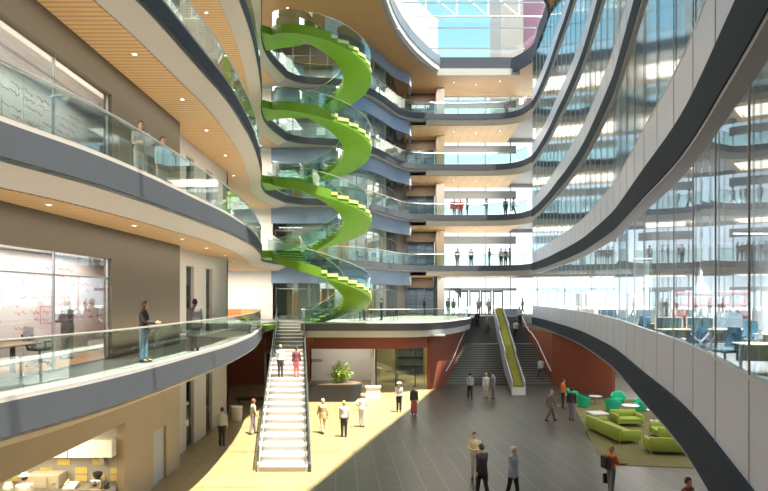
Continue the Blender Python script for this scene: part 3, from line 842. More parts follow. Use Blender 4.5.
MB().lathe([(.01, .70), (1.0, .70), (1.02, .73), (.01, .75)], 24).build('table_top', 'black', t)
MB().cyl(0, 0, 0, .7, .09, 12).build('stem', 'black', t)

# ------------------------------------------------------------------ kitchen
def cupboard(label, x0, x1):
    t = empty('wall_cupboard', ((x0+x1)/2, 19.05, 1.82)); tag(t, label, 'cupboard')
    w = (x1-x0)/2-.01
    MB().box(-w, w, -.15, .2, 0, .56).build('body', 'white', t)
    MB().box(-w, w, -.175, -.152, .005, .555).build('door', 'whitegloss', t)
cupboard('white wall cupboard over the counter, next to the kitchen opening\'s edge', -9.95, -8.56)
cupboard('white wall cupboard over the counter, second from the opening\'s edge', -11.36, -9.97)
cupboard('white wall cupboard over the counter, third from the opening\'s edge', -12.78, -11.38)
t = empty('counter', (-10.6, 18.87, 0)); tag(t, 'grey kitchen counter under the white cupboards', 'counter')
MB().box(-2.15, 2.03, -.32, .34, 0, .88).build('base_cabinet', 'pale', t)
MB().box(-2.18, 2.03, -.36, .35, .88, .92).build('worktop', 'steel', t)
CZ = .922
t = empty('espresso_grinder', (-8.95, 18.75, CZ)); tag(t, 'black and chrome coffee grinder with a round hopper on the counter', 'coffee grinder')
MB().rbox(-.16, .16, -.16, .16, 0, .28, .03).build('body', 'chrome', t)
MB().lathe([(.05, .28), (.13, .36), (.15, .46), (.09, .5), (.01, .5)], 16).build('hopper', 'black', t, smooth=True)
MB().cyl(0, -.2, .10, .16, .035, 10).build('spout', 'black', t)
for s in (-.08, .08): MB().cyl(s, -.17, .2, .25, .03, 10).build('dial', 'whitegloss', t)
t = empty('coffee_can', (-9.03, 18.95, 1.55)); 
bpy.data.objects.remove(t)
t = empty('paper_towel_roll', (-8.95, 19.12, 1.58)); tag(t, 'steel roll holder fixed to the tiles above the coffee grinder', 'dispenser')
MB().cyl(0, -.08, 0, .23, .075, 14).build('roll', 'steel', t); MB().box(-.03, .03, -.03, .1, .05, .18).build('bracket', 'darkframe', t)
t = empty('telephone', (-9.75, 18.75, CZ)); tag(t, 'white sloped telephone lying on the kitchen counter', 'telephone')
MB().sweep([[(-.22, -.15, 0), (-.22, .15, 0), (-.22, .15, .16), (-.22, -.15, .05)], [(.16, -.15, 0), (.16, .15, 0), (.16, .15, .16), (.16, -.15, .05)]]).build('body', 'whitegloss', t)
MB().tube([(-.17, -.12, .10), (-.17, 0, .17), (-.17, .13, .21)], .03, 8).build('handset', 'whitegloss', t)
t = empty('microwave_oven', (-10.6, 18.85, CZ)); tag(t, 'large beige box oven on the kitchen counter', 'oven')
MB().rbox(-.50, .50, -.25, .28, 0, .44, .03).build('body', 'beige', t)
MB().box(-.46, .22, -.265, -.25, .05, .39).build('door', 'beige', t)
MB().cyl(.35, -.26, .18, .20, .05, 12).build('knob', 'steel', t)
MB().box(.15, .18, -.29, -.265, .08, .36).build('handle', 'steel', t)
t = empty('blender_jug', (-11.75, 18.75, CZ)); tag(t, 'white blender with a beige jug on the kitchen counter', 'blender')
MB().lathe([(.16, 0), (.15, .05), (.10, .16), (.09, .2), (.01, .2)], 16).build('base', 'whitegloss', t, smooth=True)
MB().lathe([(.09, .2), (.14, .42), (.12, .44), (.01, .44)], 16).build('jug', 'beige', t, smooth=True)
t = empty('kettle', (-8.62+.0, 18.65, CZ)); tag(t, 'small dark kettle at the counter end beside the coffee grinder', 'kettle')
MB().lathe([(.08, 0), (.09, .03), (.08, .14), (.04, .19), (.01, .2)], 14).build('body', 'black', t, smooth=True)
MB().tube([(-.07, 0, .15), (-.05, 0, .25), (.04, 0, .25), (.07, 0, .15)], .012, 6).build('handle', 'black', t)

# ------------------------------------------------------------------ meeting rooms: boards, table, chair
for k in (1, 2):
    t = empty('whiteboard', (-10.2, 14.8, F*k)); tag(t, 'wall wide white board covered in red scribbles, %s floor meeting room' % ORD[k], 'whiteboard')
    MB().box(-.06, 0, -8.5, 7.2, .05, 3.15).build('panel', 'board', t)
    MB().box(0, .07, -8.5, 7.2, .04, .09).build('pen_tray', 'steel', t)
    ink = MB(); inkb = MB(); r2 = random.Random(k)
    for row in range(9):
        z = 2.75-row*.22; y = -5.0
        while y < 6.6:
            w = r2.uniform(.3, 1.1)
            if r2.random() < .72:
                pts = [(.004, y+w*i/14, z+.06*math.sin(i*2.3+row)*r2.random()+.03*math.sin(i*.9)) for i in range(15)]
                (ink if row % 4 != 3 else inkb).tube(pts, .0095, 3)
            y += w+.18
    for (y, z, w) in ((-1, 2.2, 2.2), (3, 1.6, 1.6)):
        ink.tube([(.004, y, z), (.004, y+w, z), (.004, y+w, z-.5), (.004, y, z-.5), (.004, y, z)], .01, 3)
    ink.tube([(.004, -4, 2.4), (.004, -1.5, 1.2)], .012, 3)
    ink.build('red_writing', 'ink', t); inkb.build('violet_writing', 'inkb', t)
t = empty('meeting_table', (-9.1, 13.2, F)); tag(t, 'orange brown meeting table behind the glass on the first floor', 'table')
MB().rbox(-.42, .42, -2.2, 2.2, .70, .745, .08).build('table_top', 'tabletop', t)
for s in (-1.5, 1.5): MB().cyl(0, s, 0, .7, .06, 10).build('leg', 'black', t)

def task_chair(label, loc, rz, col='deskblue', yback=False, cat='chair', back_m=None):
    t = empty('task_chair', loc, rz); tag(t, label, cat)
    MB().rbox(-.25, .25, -.24, .24, .43, .51, .07).build('seat', col, t, smooth=True)
    rings = []
    for i in range(9):
        u = i/8; z = .56+.52*u; yb = .24+.05*math.sin(PI*u)-.02+.09*u; w = .24-.03*u*u
        rings.append([(-w, yb-.03, z), (-w*.5, yb+.01, z), (w*.5, yb+.01, z), (w, yb-.03, z), (w, yb-.005, z), (w*.5, yb+.035, z), (-w*.5, yb+.035, z), (-w, yb-.005, z)])
    MB().sweep(rings).build('backrest', back_m or col, t, smooth=True)
    fm = 'whitegloss' if yback else 'black'
    fr = MB().tube([(0, .28, .45), (0, .36, .60), (0, .35, .68)], .03, 6)
    for s in (-1, 1): fr.tube([(0, .36, .62), (s*.14, .36, .72), (s*.25, .33, .86)], .024, 6)
    fr.build('back_frame', fm, t)
    for s in (-1, 1):
        MB().tube([(s*.22, 0, .44), (s*.30, .02, .47), (s*.31, .03, .66)], .018, 6).rbox(s*.31-.04, s*.31+.04, -.12, .16, .66, .69, .02).build('armrest', fm if yback else 'black', t)
    MB().cyl(0, 0, .12, .43, .03, 8).build('gas_stem', 'black', t)
    for i in range(5):
        a = 2*PI*i/5; c, s_ = math.cos(a), math.sin(a)
        lg = MB().tube([(0, 0, .14), (.3*c, .3*s_, .08)], [.03, .02], 6).build('base_arm', fm, t)
        MB().ell((.3*c, .3*s_, .04), (.035, .035, .04), 8, 6).build('caster', 'black', lg)
    return t
task_chair('black mesh task chair with a pale back by the whiteboard table, first floor', (-9.3, 16.2, F+.01), math.radians(150), 'black', back_m='mullion')
task_chair('black task chair beyond the pale backed one at the meeting table', (-9.78, 13.4, F+.01), math.radians(-90), 'black')
# ------------------------------------------------------------------ east office, first floor
def desk(label, loc, rz=0, w=1.7, d=.8):
    t = empty('desk', loc, rz); tag(t, label, 'desk')
    MB().rbox(-w/2, w/2, -d/2, d/2, .70, .735, .03).build('desk_top', 'deskwood', t)
    for s in (-1, 1):
        MB().box(s*(w/2-.08)-.03, s*(w/2-.08)+.03, -d/2+.06, d/2-.06, 0, .04).box(s*(w/2-.08)-.03, s*(w/2-.08)+.03, -.04, .04, .04, .70).build('leg', 'mullion', t)
    MB().box(-w/2+.1, w/2-.1, d/2-.06, d/2-.03, .25, .68).build('modesty_panel', 'screenl', t)
def dscreen(label, loc, rz=0, w=1.0, h=.45, m='screen', fm='whitegloss'):
    t = empty('desk_screen', loc, rz); tag(t, label, 'screen')
    MB().box(-w/2+.03, w/2-.03, -.015, .015, .03, h-.03).build('fabric_panel', m, t)
    MB().box(-w/2, w/2, -.02, .02, 0, .03).box(-w/2, w/2, -.02, .02, h-.03, h).box(-w/2, -w/2+.03, -.02, .02, .03, h-.03).box(w/2-.03, w/2, -.02, .02, .03, h-.03).build('frame', fm, t)
FO = F
desk('pale oak desk closest to the camera in the glazed office, beside a blue chair', (9.75, 14.8, FO), math.radians(-12), 1.9)
desk('pale oak desk under the white framed screens, the one nearer the curved glass', (10.75, 21.6, FO), 0)
desk('pale oak desk under the white framed screens, the one nearer the bookcase', (12.55, 21.6, FO), 0)
desk('pale oak desk by the white column in the glazed office', (12.6, 18.4, FO), math.radians(-8))
desk('pale oak desk in the glazed office, farther along the glass with a grey screen', (11.3, 26.2, FO), math.radians(-5))
desk('pale oak desk in the glazed office, next to the timber cabinets', (12.0, 30.0, FO), math.radians(-8))
desk('pale oak desk in the glazed office, behind the timber cabinet', (13.3, 34.5, FO), math.radians(-8))
dscreen('dark screen in a white frame on a desk, nearer the glass of the pair', (10.45, 22.03, FO+.7))
dscreen('dark screen in a white frame on a desk, nearer the bookcase of the pair', (11.6, 22.03, FO+.7))
dscreen('wide grey floor screen in front of the red shelved bookcase', (13.6, 24.6, FO), 0, 2.2, 1.25, 'screenl', 'mullion')
dscreen('grey desk screen farther along the glass, left of the red bookcase', (11.3, 26.65, FO+.7), math.radians(-5), 1.5, .6, 'screenl', 'mullion')
dscreen('teal desk screen by the timber cabinets in the glazed office', (12.0, 30.45, FO+.7), math.radians(-8), 1.6, .45, 'screen', 'mullion')
dscreen('teal desk screen at the far row of the glazed office', (13.3, 34.95, FO+.7), math.radians(-8), 1.6, .45, 'screen', 'mullion')
task_chair('blue mesh task chair with a white forked back frame, turned away', (8.95, 17.3, FO), math.radians(176), yback=True)
bpy.data.objects  # keep order
task_chair('blue task chair at the nearest pale oak desk, large in the glazed office', (8.95, 15.75, FO), math.radians(-75))
task_chair('blue task chair with a pale arm by the white column, tilted to the desk', (12.0, 19.9, FO), math.radians(-60), yback=True)
task_chair('blue task chair at the grey screened desk farther along the glass', (10.9, 25.3, FO), math.radians(170))
task_chair('blue task chair by the timber cabinets in the glazed office', (11.6, 29.2, FO), math.radians(160))
task_chair('blue task chair in the far row of the glazed office', (12.9, 33.6, FO), math.radians(165))

bookcase('tall bookcase with red shelf boards in the glazed office', (14.2, 26.0, FO), 3.5, 2.12, 4, 'white', boards='redshelf')
cols = [(.45, .42, .38), (.55, .30, .26), (.36, .38, .40), (.62, .58, .52), (.50, .16, .14), (.30, .26, .22)]
for i, c in enumerate(cols): M['book%d' % i] = mat('binder spine %d' % i, c, .7)
protos = []
rb = random.Random(3)
for i in range(6):
    h = .30+.02*(i % 3)
    m = MB().box(-.045, .045, 0, .24, 0, h)
    protos.append(m.mesh('binder', 'book%d' % i))
shelfname = ('bottom', 'second', 'third', 'top')
for r in range(4):
    x = -1.62; z = FO+.06+(2.12-.1)*r/4+.027
    while x < 1.6:
        if rb.random() < .9:
            o = bpy.data.objects.new('binder', rb.choice(protos)); COL.objects.link(o)
            o.location = (14.2+x+.05, 26.03, z)
            tag(o, 'upright binder on the %s shelf of the red shelved bookcase' % shelfname[r], 'binder', 'binders on the %s red shelf' % shelfname[r])
        x += .105
for (x, y, w, lab) in ((12.75, 38.0, .95, 'honey timber storage cabinet at the far end of the glazed office'), (13.5, 32.4, .6, 'narrow honey timber cabinet midway along the glazed office')):
    t = empty('tall_cabinet', (x, y, FO)); tag(t, lab, 'cabinet')
    MB().box(-w/2, w/2, -.25, .25, 0, 2.1).build('body', 'woodpanel', t)
    for s in (-1, 1):
        dd = MB().box(s*w/4-w/4+.01, s*w/4+w/4-.01, -.275, -.252, .05, 2.06).build('door', 'deskwood', t)
        MB().box(s*.04-.01, s*.04+.01, -.30, -.275, .95, 1.15).build('handle', 'steel', dd)
for k in range(1, 6):
    for (x, y) in ((17.2, 27.0), (17.5, 41.0), (13.9, 15.0)):
        if k > 1 or y > 20: struct(MB().cyl(x, y, F*k, F*k+4.3, .55 if k == 1 else .4, 20).build('wall_column', 'whitegloss' if k == 1 else 'pale'))
t = empty('pendant_lamp', (10.75, 20.4, 8.98)); tag(t, 'white bell shaped pendant lamp hanging in the glazed office', 'lamp')
MB().cyl(0, 0, -1.55, 0, .012, 6).build('cord', 'whitegloss', t)
MB().lathe([(.07, -1.2), (.08, -1.55), (.26, -1.78), (.28, -1.98), (.25, -1.98), (.23, -1.8), (.06, -1.58), (.05, -1.2)], 20).build('lamp_shade', 'whitegloss', t, smooth=True)
MB().ell((0, 0, -1.8), (.07, .07, .09)).build('bulb', 'lampw', t)
# strip lights on the office ceilings
for k in (1, 2, 3, 4):
    for i, (x, y) in enumerate(((12.3, 17), (14.5, 23), (16, 30), (17, 38))):
        t = empty('ceiling_light', (x, y, F*k+3.97 if False else F*(k+1)-.625)); tag(t, 'slim white strip light on the glazed office ceiling, %s floor, %s from the camera' % (ORD[k], ('nearest', 'second', 'third', 'farthest')[i]), 'light')
        MB().box(-1.1, 1.1, -.1, .1, -.06, 0).build('housing', 'whitegloss', t)
        MB().box(-1.07, 1.07, -.08, .08, -.075, -.061).build('diffuser', 'lampw', t)

# ------------------------------------------------------------------ furniture glimpsed in the bay
def plain_chair(label, loc, rz, m='black'):
    t = empty('side_chair', loc, rz); tag(t, label, 'chair')
    MB().rbox(-.22, .22, -.22, .22, .43, .47, .04).build('seat', m, t)
    MB().rbox(-.22, .22, .19, .23, .55, .9, .015).build('backrest', m, t)
    for sx in (-.19, .19):
        for sy in (-.19, .2): MB().cyl(sx, sy, 0, .43 if sy < 0 else .6, .015, 6).build('leg', 'darkframe', t)
def tables(z, tag_):
    t = empty('round_table', (-1.2, 53.4, z)); tag(t, 'dark round table on the blue bay walkway, %s' % tag_, 'table')
    MB().lathe([(.01, .71), (.5, .71), (.52, .73), (.01, .74)], 20).build('table_top', 'black', t)
    MB().cyl(0, 0, 0, .71, .04, 8).build('stem', 'black', t); MB().lathe([(.28, 0), (.05, .03), (.01, .03)], 16).build('base', 'black', t)
plain_chair('dark chair on the bay walkway second floor, first by the table', (-2.1, 52.9, 10), math.radians(80))
plain_chair('dark chair on the bay walkway second floor, beyond the table', (-.9, 54.4, 10), math.radians(0))
plain_chair('dark chair on the bay walkway second floor, nearest the spiral stair', (-3.4, 51.0, 10), math.radians(100))
t = empty('round_table', (-1.6, 53.0, 10)); bpy.data.objects.remove(t)
plain_chair('dark chair on the bay terrace first floor, by the drum edge', (-2.6, 47.5, 5), math.radians(60))
plain_chair('dark chair on the bay terrace first floor, facing the spiral stair', (-1.2, 47.2, 5), math.radians(-70))
plain_chair('dark chair on the bay terrace first floor, farthest from the spiral stair', (.8, 47.6, 5), math.radians(-60))
t = empty('cafe_table', (-1.9, 47.3, 5)); tag(t, 'dark round cafe table on the first floor terrace above the drum', 'table')
MB().lathe([(.01, .71), (.42, .71), (.44, .73), (.01, .74)], 20).build('table_top', 'black', t); MB().cyl(0, 0, 0, .71, .04, 8).build('stem', 'black', t)
MB().lathe([(.28, 0), (.05, .03), (.01, .03)], 16).build('base', 'black', t)
for i, (x, w, lab) in enumerate(((-12.4, 1.4, 'orange upholstered lounge seat against the bright passage wall'), (-10.9, 1.6, 'tan timber counter by the bright passage wall'))):
    t = empty('lounge_seat' if i == 0 else 'low_counter', (x, 48.9, 5)); tag(t, lab, 'seat' if i == 0 else 'counter')
    mm = 'orange' if i == 0 else 'woodpanel'
    MB().rbox(-w/2, w/2, -.4, .4, .1, .45, .05).build('seat' if i == 0 else 'body', mm, t)
    MB().rbox(-w/2, w/2, .2, .4, .45, .9, .04).build('backrest' if i == 0 else 'upstand', mm, t)
    MB().box(-w/2+.05, w/2-.05, -.3, .3, 0, .1).build('plinth', 'black', t)
t = empty('reception_counter', (13.0, 62.5, 5)); tag(t, 'low blue counter near the entrance at the head of the wide staircase', 'counter')
MB().rbox(-1.2, 1.2, -.3, .3, 0, .62, .04).build('body', 'blue', t); MB().rbox(-1.25, 1.25, -.35, .35, .62, .66, .03).build('worktop', 'mullion', t)
t = empty('red_banner', (7.2, 63.0, 15)); bpy.data.objects.remove(t)
t = empty('display_board', (7.75, 64.0, 15)); tag(t, 'red freestanding display board behind the third floor bridge', 'display')
MB().box(-.7, .7, -.05, .05, 1.25, 2.0).build('panel', 'redshelf', t)
for s in (-.6, .6): MB().cyl(s, 0, 0, 1.3, .03, 8).build('post', 'mullion', t)

# ------------------------------------------------------------------ downlights
def downlight(x, y, z, label, r=.06):
    t = empty('downlight', (x, y, z)); tag(t, label, 'downlight')
    MB().lathe([(r+.03, 0), (r+.03, -.012), (r, -.02), (r, 0)], 14).build('rim', 'whitegloss', t)
    MB().lathe([(.005, -.006), (r, -.006), (r, -.001), (.005, -.001)], 14).build('lens', 'lamp', t)
ords = ('first', 'second', 'third', 'fourth', 'fifth', 'sixth', 'seventh')
for k in (2, 3, 4, 5):
    for i, (y, dx) in enumerate(((13.5, 1.25), (17.5, 1.25), (21.5, 1.3), (25.5, 1.5), (30, 1.5), (35, 1.6))):
        ex = min(EL, key=lambda p: abs(p[1]-y))[0]
        downlight(ex-dx, y, F*k-1.03, 'recessed downlight in the slatted ceiling under the %s floor gallery, %s from the camera' % (ORD[k], ords[i]))
for k in (3, 4, 5, 6):
    for i, (x, y) in enumerate(((7.2, 62.0), (9.6, 62.6), (11.9, 61.6))):
        downlight(x, y, F*k-1.03 if k < 6 else 29.05, 'recessed downlight in the pale timber ceiling over the bridge, %s floor, %s from the pier' % (ORD[k-1], ords[i]))
    for i, (x, y) in enumerate(((-5.5, 51.9), (-2.2, 54.0), (-.4, 57.0))):
        downlight(x, y, F*k-.75 if k < 6 else 29.05, 'recessed downlight in the grey bay ceiling, %s floor, %s along the curve' % (ORD[k-1], ords[i]))
for i, (x, y) in enumerate(((-7.2, 42.0), (-7.4, 46.0), (-3.0, 44.0), (1.2, 49.5))):
    downlight(x, y, 29.05, 'recessed downlight in the brown roof lining above the spiral stair, %s from the gallery' % ords[i])
# ------------------------------------------------------------------ people
_cm = {}
def cmat(c, rough=.8):
    k = tuple(round(x, 3) for x in c)
    if k not in _cm:
        M['cloth%d' % len(_cm)] = mat('cloth %d' % len(_cm), c, rough, var=.1, scale=30); _cm[k] = 'cloth%d' % (len(_cm))
    return _cm[k]
M['skinp'] = mat('light skin', (.62, .40, .29), .6, var=.04); M['skint'] = mat('tan skin', (.42, .25, .16), .6, var=.04); M['skind'] = mat('dark skin', (.16, .09, .06), .6, var=.04)
M['eye'] = mat('dark eye', (.02, .015, .01), .3); M['lip'] = mat('lips', (.42, .16, .13), .6)
BAKE = []
V = Vector
def rings_chain(mb, pts, rad, n=10):
    """capsule-like tube with rounded ends"""
    pts = [V(p) for p in pts]
    a = (pts[0]-pts[1]).normalized(); b = (pts[-1]-pts[-2]).normalized()
    P = [pts[0]+a*rad[0]*.8, pts[0]+a*rad[0]*.5]+pts+[pts[-1]+b*rad[-1]*.5, pts[-1]+b*rad[-1]*.8]
    R = [rad[0]*.45, rad[0]*.85]+list(rad)+[rad[-1]*.85, rad[-1]*.45]
    mb.tube(P, R, n)
def torso(mb, levels, T, n=16):
    rings = []
    for z, rx, ry, dy in levels:
        rings.append([T(V((rx*math.cos(2*PI*k/n), dy+ry*math.sin(2*PI*k/n), z))) for k in range(n)])
    mb.sweep(rings)
def limb(p0, d1, l1, d2, l2):
    p1 = p0+d1*l1; return p0, p1, p1+d2*l2
NP = [0]
def person(label, loc, rz, top, bottom, hair, skin='skinp', h=1.75, legs=(0, 0), knees=(0, 0), arms=((.05, .12, .15, 0), (.05, .12, .15, 0)),
           lean=0.0, hairstyle='short', garment='shirt', bottomstyle='trousers', shoe=(.03, .03, .03), head=0.0, vox=.012, prop=None):
    """faces local +Y; legs/knees in radians for (left, right); arms = (pitch, abduct, elbow, inward)"""
    s = h/1.75
    T = lambda p: V((p.x, p.y+(p.z-.95)*math.sin(lean) if p.z > .95 else p.y, p.z))
    body = MB(); cl = MB(); tb = MB()
    # torso
    lv = [(.80, .05, .05, 0), (.83, .14, .10, 0), (.90, .165, .115, -.005), (1.0, .155, .11, 0), (1.10, .138, .10, .005), (1.22, .155, .112, .01), (1.33, .172, .118, .008), (1.41, .165, .10, 0), (1.45, .12, .08, -.005), (1.49, .062, .062, 0), (1.56, .055, .058, .012)]
    torso(body, lv, T)
    hd = T(V((0, .03, 1.645)))
    rot = Matrix.Rotation(head, 3, 'Z')
    HP = lambda x, y, z: hd+rot @ V((x, y, z))
    rg = []
    for (z, rx, ry, dy) in ((-.125, .02, .02, .045), (-.118, .038, .045, .035), (-.09, .055, .072, .022), (-.05, .068, .09, .005), (0, .075, .098, -.003), (.05, .074, .097, -.006), (.085, .06, .08, -.008), (.108, .035, .045, -.008), (.115, .01, .012, -.008)):
        rg.append([HP(rx*math.cos(2*PI*k/14), dy+ry*math.sin(2*PI*k/14), z) for k in range(14)])
    body.sweep(rg)
    rings_chain(body, [HP(0, .085, .012), HP(0, .108, -.028)], (.010, .016), 6)                 # nose
    for sx in (-1, 1): body.ell(HP(sx*.077, -.005, -.015), (.013, .022, .033), 8, 6)             # ears
    # legs
    feet = []
    for i, sx in enumerate((-1, 1)):
        a, k = legs[i], knees[i]
        hip = V((sx*.088, 0, .90))
        p0, p1, p2 = limb(hip, V((0, math.sin(a), -math.cos(a))), .42, V((0, math.sin(a-k), -math.cos(a-k))), .40)
        rings_chain(body, [p0, (p0+p1)/2, p1, p1+(p2-p1)*.35, p2], (.088, .076, .055, .056, .038))
        rings_chain(body, [p2+V((0, -.03, -.035)), p2+V((0, .06, -.05)), p2+V((0, .15, -.062))], (.040, .038, .028), 8)
        feet.append(p2)
        if bottomstyle == 'trousers':
            rings_chain(tb, [p0+V((0, 0, .02)), (p0+p1)/2, p1, p1+(p2-p1)*.4, p2+V((0, -.01, .0))], (.105, .092, .075, .070, .062))
    if bottomstyle == 'trousers':
        torso(tb, [(.80, .10, .09, 0), (.86, .165, .125, 0), (.95, .175, .128, 0), (1.03, .158, .118, 0)], T)
    else:
        lo = .12 if bottomstyle == 'longskirt' else .45
        torso(tb, [(lo, .21, .19, 0), (.5 if lo < .4 else .6, .20, .17, 0), (.85, .185, .135, 0), (.95, .172, .125, 0), (1.05, .15, .112, 0)], T)
    minz = min(p.z for p in feet)-.105
    # arms and hands
    hands = []
    for i, sx in enumerate((-1, 1)):
        p, b, e, inw = arms[i]
        sh0 = T(V((sx*.175, 0, 1.405)))
        d1 = V((sx*math.sin(b), math.sin(p)*math.cos(b), -math.cos(p)*math.cos(b)))
        d2 = V((sx*(math.sin(b)*.6-inw), math.sin(p+e), -math.cos(p+e))).normalized()
        q0, q1, q2 = limb(sh0, d1, .29, d2, .25)
        rings_chain(body, [q0, (q0+q1)/2, q1, q1+(q2-q1)*.4, q2], (.052, .046, .038, .037, .026))
        side = V((sx, 0, 0)); fwd = d2.cross(side)
        fwd = fwd.normalized() if fwd.length > .1 else V((0, 1, 0))
        fwd = fwd if fwd.y >= 0 else -fwd
        nor = d2.cross(fwd).normalized()
        # palm (flat), then four fingers of unequal length and a thumb
        pr = []
        for t, w, th in ((-.02, .022, .019), (.02, .034, .018), (.07, .042, .017), (.095, .040, .014)):
            pr.append([q2+d2*t+fwd*(w*math.cos(2*PI*k/10))+nor*(th*math.sin(2*PI*k/10)) for k in range(10)])
        body.sweep(pr)
        curl = nor if nor.x*sx < 0 else -nor
        for j, (off, ln) in enumerate(((.033, .072), (.011, .082), (-.011, .075), (-.032, .058))):
            f0 = q2+d2*.088+fwd*off; f1 = f0+d2*ln*.5+fwd*off*.22+curl*.008; f2 = f1+(d2*.82+curl*.5)*ln*.5
            rings_chain(body, [f0, f1, f2], (.0092, .0088, .0078), 6)
        t0 = q2+d2*.025+fwd*.03; t1 = t0+d2*.03+fwd*.03+curl*.01; rings_chain(body, [t0, t1, t1+d2*.032+fwd*.006+curl*.006], (.012, .0105, .009), 6)
        hands.append(q2+d2*.08)
        if garment != 'sleeveless':
            if garment == 'tee': rings_chain(cl, [q0, q0+(q1-q0)*.5, q0+(q1-q0)*.7], (.068, .062, .060))
            else: rings_chain(cl, [q0, (q0+q1)/2, q1, q1+(q2-q1)*.5, q1+(q2-q1)*.93], (.07, .062, .054, .050, .042))
    hem = {'shirt': .93, 'tee': .93, 'sleeveless': .93, 'jacket': .74, 'coat': .62}[garment]
    fat = .026 if garment in ('jacket', 'coat') else .008
    lv2 = [(hem, .175+fat, .128+fat, 0), (hem+.05, .178+fat, .13+fat, 0), (1.02, .17+fat, .124+fat, 0), (1.10, .155+fat, .116+fat, .005), (1.22, .170+fat, .127+fat, .01), (1.33, .188+fat, .132+fat, .008), (1.405, .185, .115, 0), (1.45, .13, .092, -.005), (1.485, .078, .075, 0)]
    torso(cl, lv2, T)
    # objects
    o = body.build('person', skin, None); BAKE.append((o, vox))
    o.location = (loc[0], loc[1], loc[2]-minz*s); o.rotation_euler.z = rz; o.scale = (s, s, s)
    tag(o, label, 'person')
    def part(m, name, c, vx=None):
        q = m.build(name, c if isinstance(c, str) else cmat(c), o)
        if vx: BAKE.append((q, vx))
        else:
            for pl_ in q.data.polygons: pl_.use_smooth = True
        return q
    part(cl, {'shirt': 'shirt', 'tee': 'shirt', 'sleeveless': 'shirt', 'jacket': 'jacket', 'coat': 'coat'}[garment], top, .015)
    part(tb, 'skirt' if 'skirt' in bottomstyle else 'trousers', bottom, .015)
    for p2 in feet:
        m = MB(); m.sweep([[(p2.x+w*math.cos(2*PI*k/10), p2.y+c+l*math.sin(2*PI*k/10), p2.z+z) for k in range(10)] for (z, w, l, c) in ((-.105, .045, .135, .055), (-.085, .050, .14, .055), (-.05, .046, .12, .045), (-.015, .043, .06, .0), (.02, .042, .046, -.005))])
        part(m, 'shoe', shoe)
    # hair
    if hairstyle != 'bald':
        m = MB(); n = 16
        def hz(ang):     # lower edge of the hair, by direction (0 = +x, pi/2 = face)
            f_ = math.sin(ang)
            return .062 if f_ > .55 else (.02 if f_ > .1 else -.055)
        low = -.14 if hairstyle == 'long' else 0
        R_ = []
        for t in range(7):
            ring = []
            for k in range(n):
                a = 2*PI*k/n; zl = hz(a)+(low if math.sin(a) < .1 else 0)
                z = zl+(.125-zl)*(t/6)**.8
                zz = max(min(z, .125), -.02)
                q = math.sqrt(max(0, 1-(zz/.128)**2))
                ring.append(HP((.086*q+.002)*math.cos(a), -.008+(.108*q+.002)*math.sin(a), z))
            R_.append(ring)
        m.sweep(R_); part(m, 'hair', hair)
        if hairstyle == 'hat':
            hm = MB(); hm.sweep([[HP(r*math.cos(2*PI*k/20), -.005+r*1.1*math.sin(2*PI*k/20), z) for k in range(20)] for r, z in ((.165, .055), (.17, .062), (.10, .075), (.092, .13), (.06, .145), (.01, .147))])
            part(hm, 'hat', (.86, .82, .74))
    else:
        pass
    for sx in (-1, 1):
        part(MB().ell(HP(sx*.03, .086, .008), (.011, .008, .008), 8, 5), 'eye', 'eye')
    part(MB().ell(HP(0, .083, -.066), (.022, .008, .006), 8, 5), 'mouth', 'lip')
    if prop: prop(o, hands, s)
    NP[0] += 1
    return o

W1 = dict(legs=(.38, -.32), knees=(.08, .25), arms=((-.35, .12, .2, 0), (.35, .12, .3, 0)))
W2 = dict(legs=(-.30, .36), knees=(.30, .06), arms=((.35, .12, .3, 0), (-.3, .12, .2, 0)))
W3 = dict(legs=(.2, -.18), knees=(.04, .12), arms=((-.15, .12, .2, 0), (.2, .12, .3, 0)))
ST = dict(legs=(.03, -.03), arms=((.1, .1, .25, .0), (.05, .12, .2, 0)))
HIP = dict(legs=(.04, -.04), arms=((-.25, .75, 1.2, 1.2), (-.25, .75, 1.2, 1.2)))
FOLD = dict(legs=(.03, -.02), arms=((.25, .15, 1.35, .9), (.3, .15, 1.25, .9)))
HOLD = dict(legs=(.05, -.05), arms=((.3, .1, 1.2, .45), (.3, .1, 1.2, .45)))
REACH = dict(legs=(.05, -.05), arms=((.05, .1, .2, 0), (.45, .1, 1.05, 0)))
WHITE = (.78, .77, .74); CREAM = (.74, .66, .50); DARK = (.035, .035, .042); GREY = (.30, .31, .33); NAVY = (.05, .06, .10); JEANS = (.16, .28, .42)
BRN = (.10, .05, .03); BLK = (.02, .017, .015); RED = (.28, .08, .04); BLOND = (.55, .38, .18); SILV = (.62, .60, .57)
rad = math.radians
AWAY = 0.0; TOW = PI; RT = -PI/2; LT = PI/2
def G(u, v, z=0): x, y, q = at(u, v, z); return (x, y, z)
# sunlit floor
person('person in a cream shirt and mauve trousers walking west of the straight staircase', G(253, 434), RT+.5, CREAM, (.36, .30, .36), RED, **W3)
person('person in a pale grey top and dark trousers in the shade by the pale wall', G(222, 446), AWAY, (.55, .54, .52), DARK, BRN, **ST)
person('person in a tan suit walking away on the sunlit floor', G(323, 433), .35, (.52, .38, .20), (.56, .42, .23), SILV, garment='jacket', **W2)
person('person in a pale shirt and black trousers standing on the sunlit floor, back turned', G(344, 437), .15, (.66, .62, .57), DARK, BLOND, **ST)
person('person in white with both hands on hips on the sunlit floor', G(362, 427), 0, (.86, .85, .82), (.62, .60, .60), BLOND, **HIP)
person('person in a wide white hat and black trousers at the edge of the sunlit floor', G(399, 412), TOW+.3, (.46, .43, .41), BLK, BRN, hairstyle='hat', **ST)
person('woman in a dark top and long red skirt at the edge of the shade', G(414, 415), TOW, DARK, (.36, .07, .06), BLK, bottomstyle='longskirt', hairstyle='long', h=1.66, **ST)
